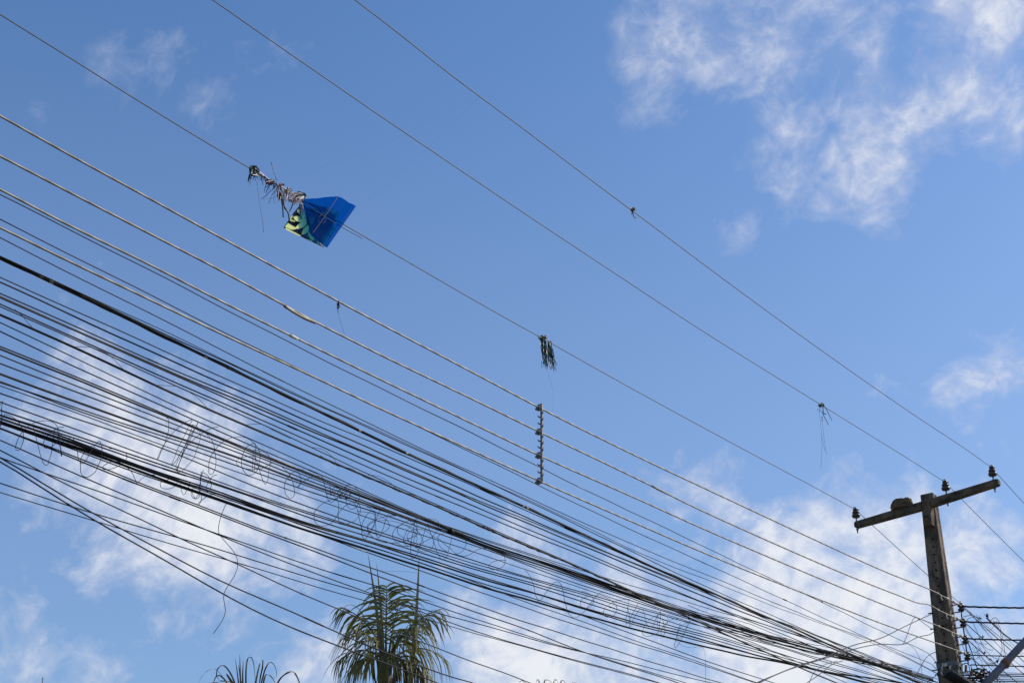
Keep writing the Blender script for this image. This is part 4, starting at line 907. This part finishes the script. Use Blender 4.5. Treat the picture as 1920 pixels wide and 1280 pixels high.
jump('jumper rising to the third side cable', [(1828, 1200), (1836, 1195), (1843, 1193)], .004)
jump('wire hooked under the lowest spool', [(1846, 1249), (1852, 1245), (1862, 1244), (1868, 1240)], .004)
jump('dark wire running down behind the rack', [(1814, 1200), (1822, 1222), (1828, 1240), (1834, 1256)], .007)
jump('second dark wire running down behind the rack', [(1802, 1150), (1806, 1180), (1811, 1206), (1815, 1236), (1819, 1262)], .005)
for (px, py, sz, lab) in ((1838, 1157.5, .030, 'pale rag knot by the second side cable right of the rack'), (1851, 1153, .032, 'small black rag on a wire above the second side cable'), (1843, 1193, .018, 'dark clamp on the sloping wire near the third side cable'), (1846, 1223, .022, 'dark clamp above the lowest side cable, left one'), (1857, 1235, .020, 'dark clamp below the lowest side cable'), (1870, 1239, .024, 'dark clamp on the hanging wire by the lamp arm'), (1884, 1235, .018, 'dark clamp touching the lamp arm')):
    c = on_x(px, py); mb = MB(); rd = random.Random(int(px))
    for _ in range(5):
        v = Vector((rd.uniform(-1, 1), rd.uniform(-.5, .5), rd.uniform(-1, 1))).normalized() * sz * rd.uniform(.8, 1.5)
        mb.tube([c - v * .6, c + v * .1, c + v], [sz * .25, sz * .45, sz * .12], 6)
    tag(mb.build('wire_clamp' if 'clamp' in lab else 'plastic_rag', 'pale' if 'pale' in lab else 'black'), lab, 'clamp' if 'clamp' in lab else 'plastic rag')
# black splice box strapped below the rack, coiled slack beside it
c = on_x(1797, 1279, -.3); sb = MB()
ax = Vector((.86, 0, -.52)); az_ = Vector((.52, 0, .86)); ay = Vector((0, 1, 0))
n = 12; prof = []
for k_ in range(n + 1):
    a = math.pi * k_ / n; prof.append((-.12 * math.cos(a), .10 * math.sin(a) ** .6))
for sgn in (-1, 1):
    for (a_, b_) in prof: sb.v.append(tuple(c + ax * .20 * sgn * 1.0 + ay * a_ + az_ * b_))
m_ = n + 1
for k_ in range(n): sb.f.append((k_, k_ + 1, m_ + k_ + 1, m_ + k_))
sb.f += [tuple(range(m_)), tuple(range(m_, 2 * m_))[::-1], (0, m_, 2 * m_ - 1, m_ - 1)]
box = tag(sb.build('splice_box', 'black', smooth=False), 'dark box with slanted lid on the pole at the bottom edge', 'splice box')
bv = box.modifiers.new('bevel', 'BEVEL'); bv.width = .012; bv.segments = 2
for i in range(14):
    rd = random.Random(300 + i); cx, cy = rd.uniform(1808, 1856), rd.uniform(1254, 1282); pts = []
    ra, rb = rd.uniform(8, 22), rd.uniform(4, 12); ph = rd.uniform(0, 6)
    for k_ in range(14):
        a = ph + k_ * .42; pts.append(on_x(cx + ra * math.cos(a), cy + rb * math.sin(a) + rd.uniform(-1, 1), .15 * math.sin(a) - .1))
    tag(MB().tube(spline(pts, .03), rd.choice((.006, .009, .012)), 6).build('slack_cable', 'black' if i % 4 else 'rust'), 'coil of slack dark cable bunched beside the splice box under the rack', 'cable', 'slack coils under the rack')
for i, (px, py, w, h) in enumerate(((1771, 1246, .035, .022), (1766, 1258, .012, .06), (1781, 1256, .012, .065), (1784, 1271, .04, .014), (1811, 1253, .014, .05), (1822, 1260, .014, .05))):
    p = on_cross(px, py, -.16)
    MB().box(p, Vector((*SIDE, 0)) * w, Vector((*D, 0)) * .012, Vector((*(SIDE * .2), 1)).normalized() * h).build('fitting', 'pale' if i < 4 else 'rust', pole, smooth=False)
for i, (px, py) in enumerate(((1744, 1149), (1748, 1178.5), (1756, 1241), (1751, 1256), (1757, 1264))):
    p = on_cross(px, py, -.12); MB().tube([p - Vector((*SIDE, 0)) * .03, p + Vector((*SIDE, 0)) * .05], .009, 7).build('screw_hook', 'steel', pole)
# fine wires crossing between the rack, the side cables and the bundle
for i in range(20):
    rd = random.Random(500 + i); x0, y0 = rd.uniform(1800, 1850), rd.uniform(1148, 1262); x1, y1 = x0 + rd.uniform(20, 70), y0 + rd.uniform(10, 60); sg = rd.uniform(4, 22)
    pts = [on_x(x0 + (x1 - x0) * q + rd.uniform(-.8, .8), y0 + (y1 - y0) * q + sg * math.sin(math.pi * q), .3 * q - .1) for q in np.linspace(0, 1, 8)]
    tag(MB().tube(spline(pts, .03), rd.choice((.002, .0028, .0035)), 5).build('jumper_wire', 'black'), 'fine dark wire crossing the tangle between rack and lamp arm', 'wire', 'fine wires in the tangle by the rack')
# street lamp arm fixed to the pole
la = empty('street_lamp', on_x(1790, 1345, -.25), 'blue-grey street lamp arm pipe rising at the bottom right corner', 'street lamp')
ptsl = [on_x(x, y, -.3) for x, y in ((1786, 1350), (1815, 1318), (1848, 1281), (1884, 1243), (1920, 1204), (1975, 1146), (2040, 1092), (2110, 1060))]
MB().tube(spline(ptsl, .06), .052, 14).build('arm', 'pipe', la)
hd = on_x(2150, 1050, -.3)
MB().lathe(hd + Vector((-.38, 0, .0)), [(.03, 0), (.07, .03), (.11, .15), (.13, .4), (.10, .6), (.03, .66)], 16, axis=(1, 0, .12)).build('lamp_head', 'pipe', la)
cpt = [on_x(x, y, -.3) for x, y in ((1882, 1245), (1889, 1238))]
MB().tube(cpt, .062, 14).build('clamp', 'rust', la)
MB().tube([on_x(x, y, -.33) for x, y in ((1884, 1252), (1890, 1250), (1896, 1240))], .012, 6).build('bolt', 'rust', la)
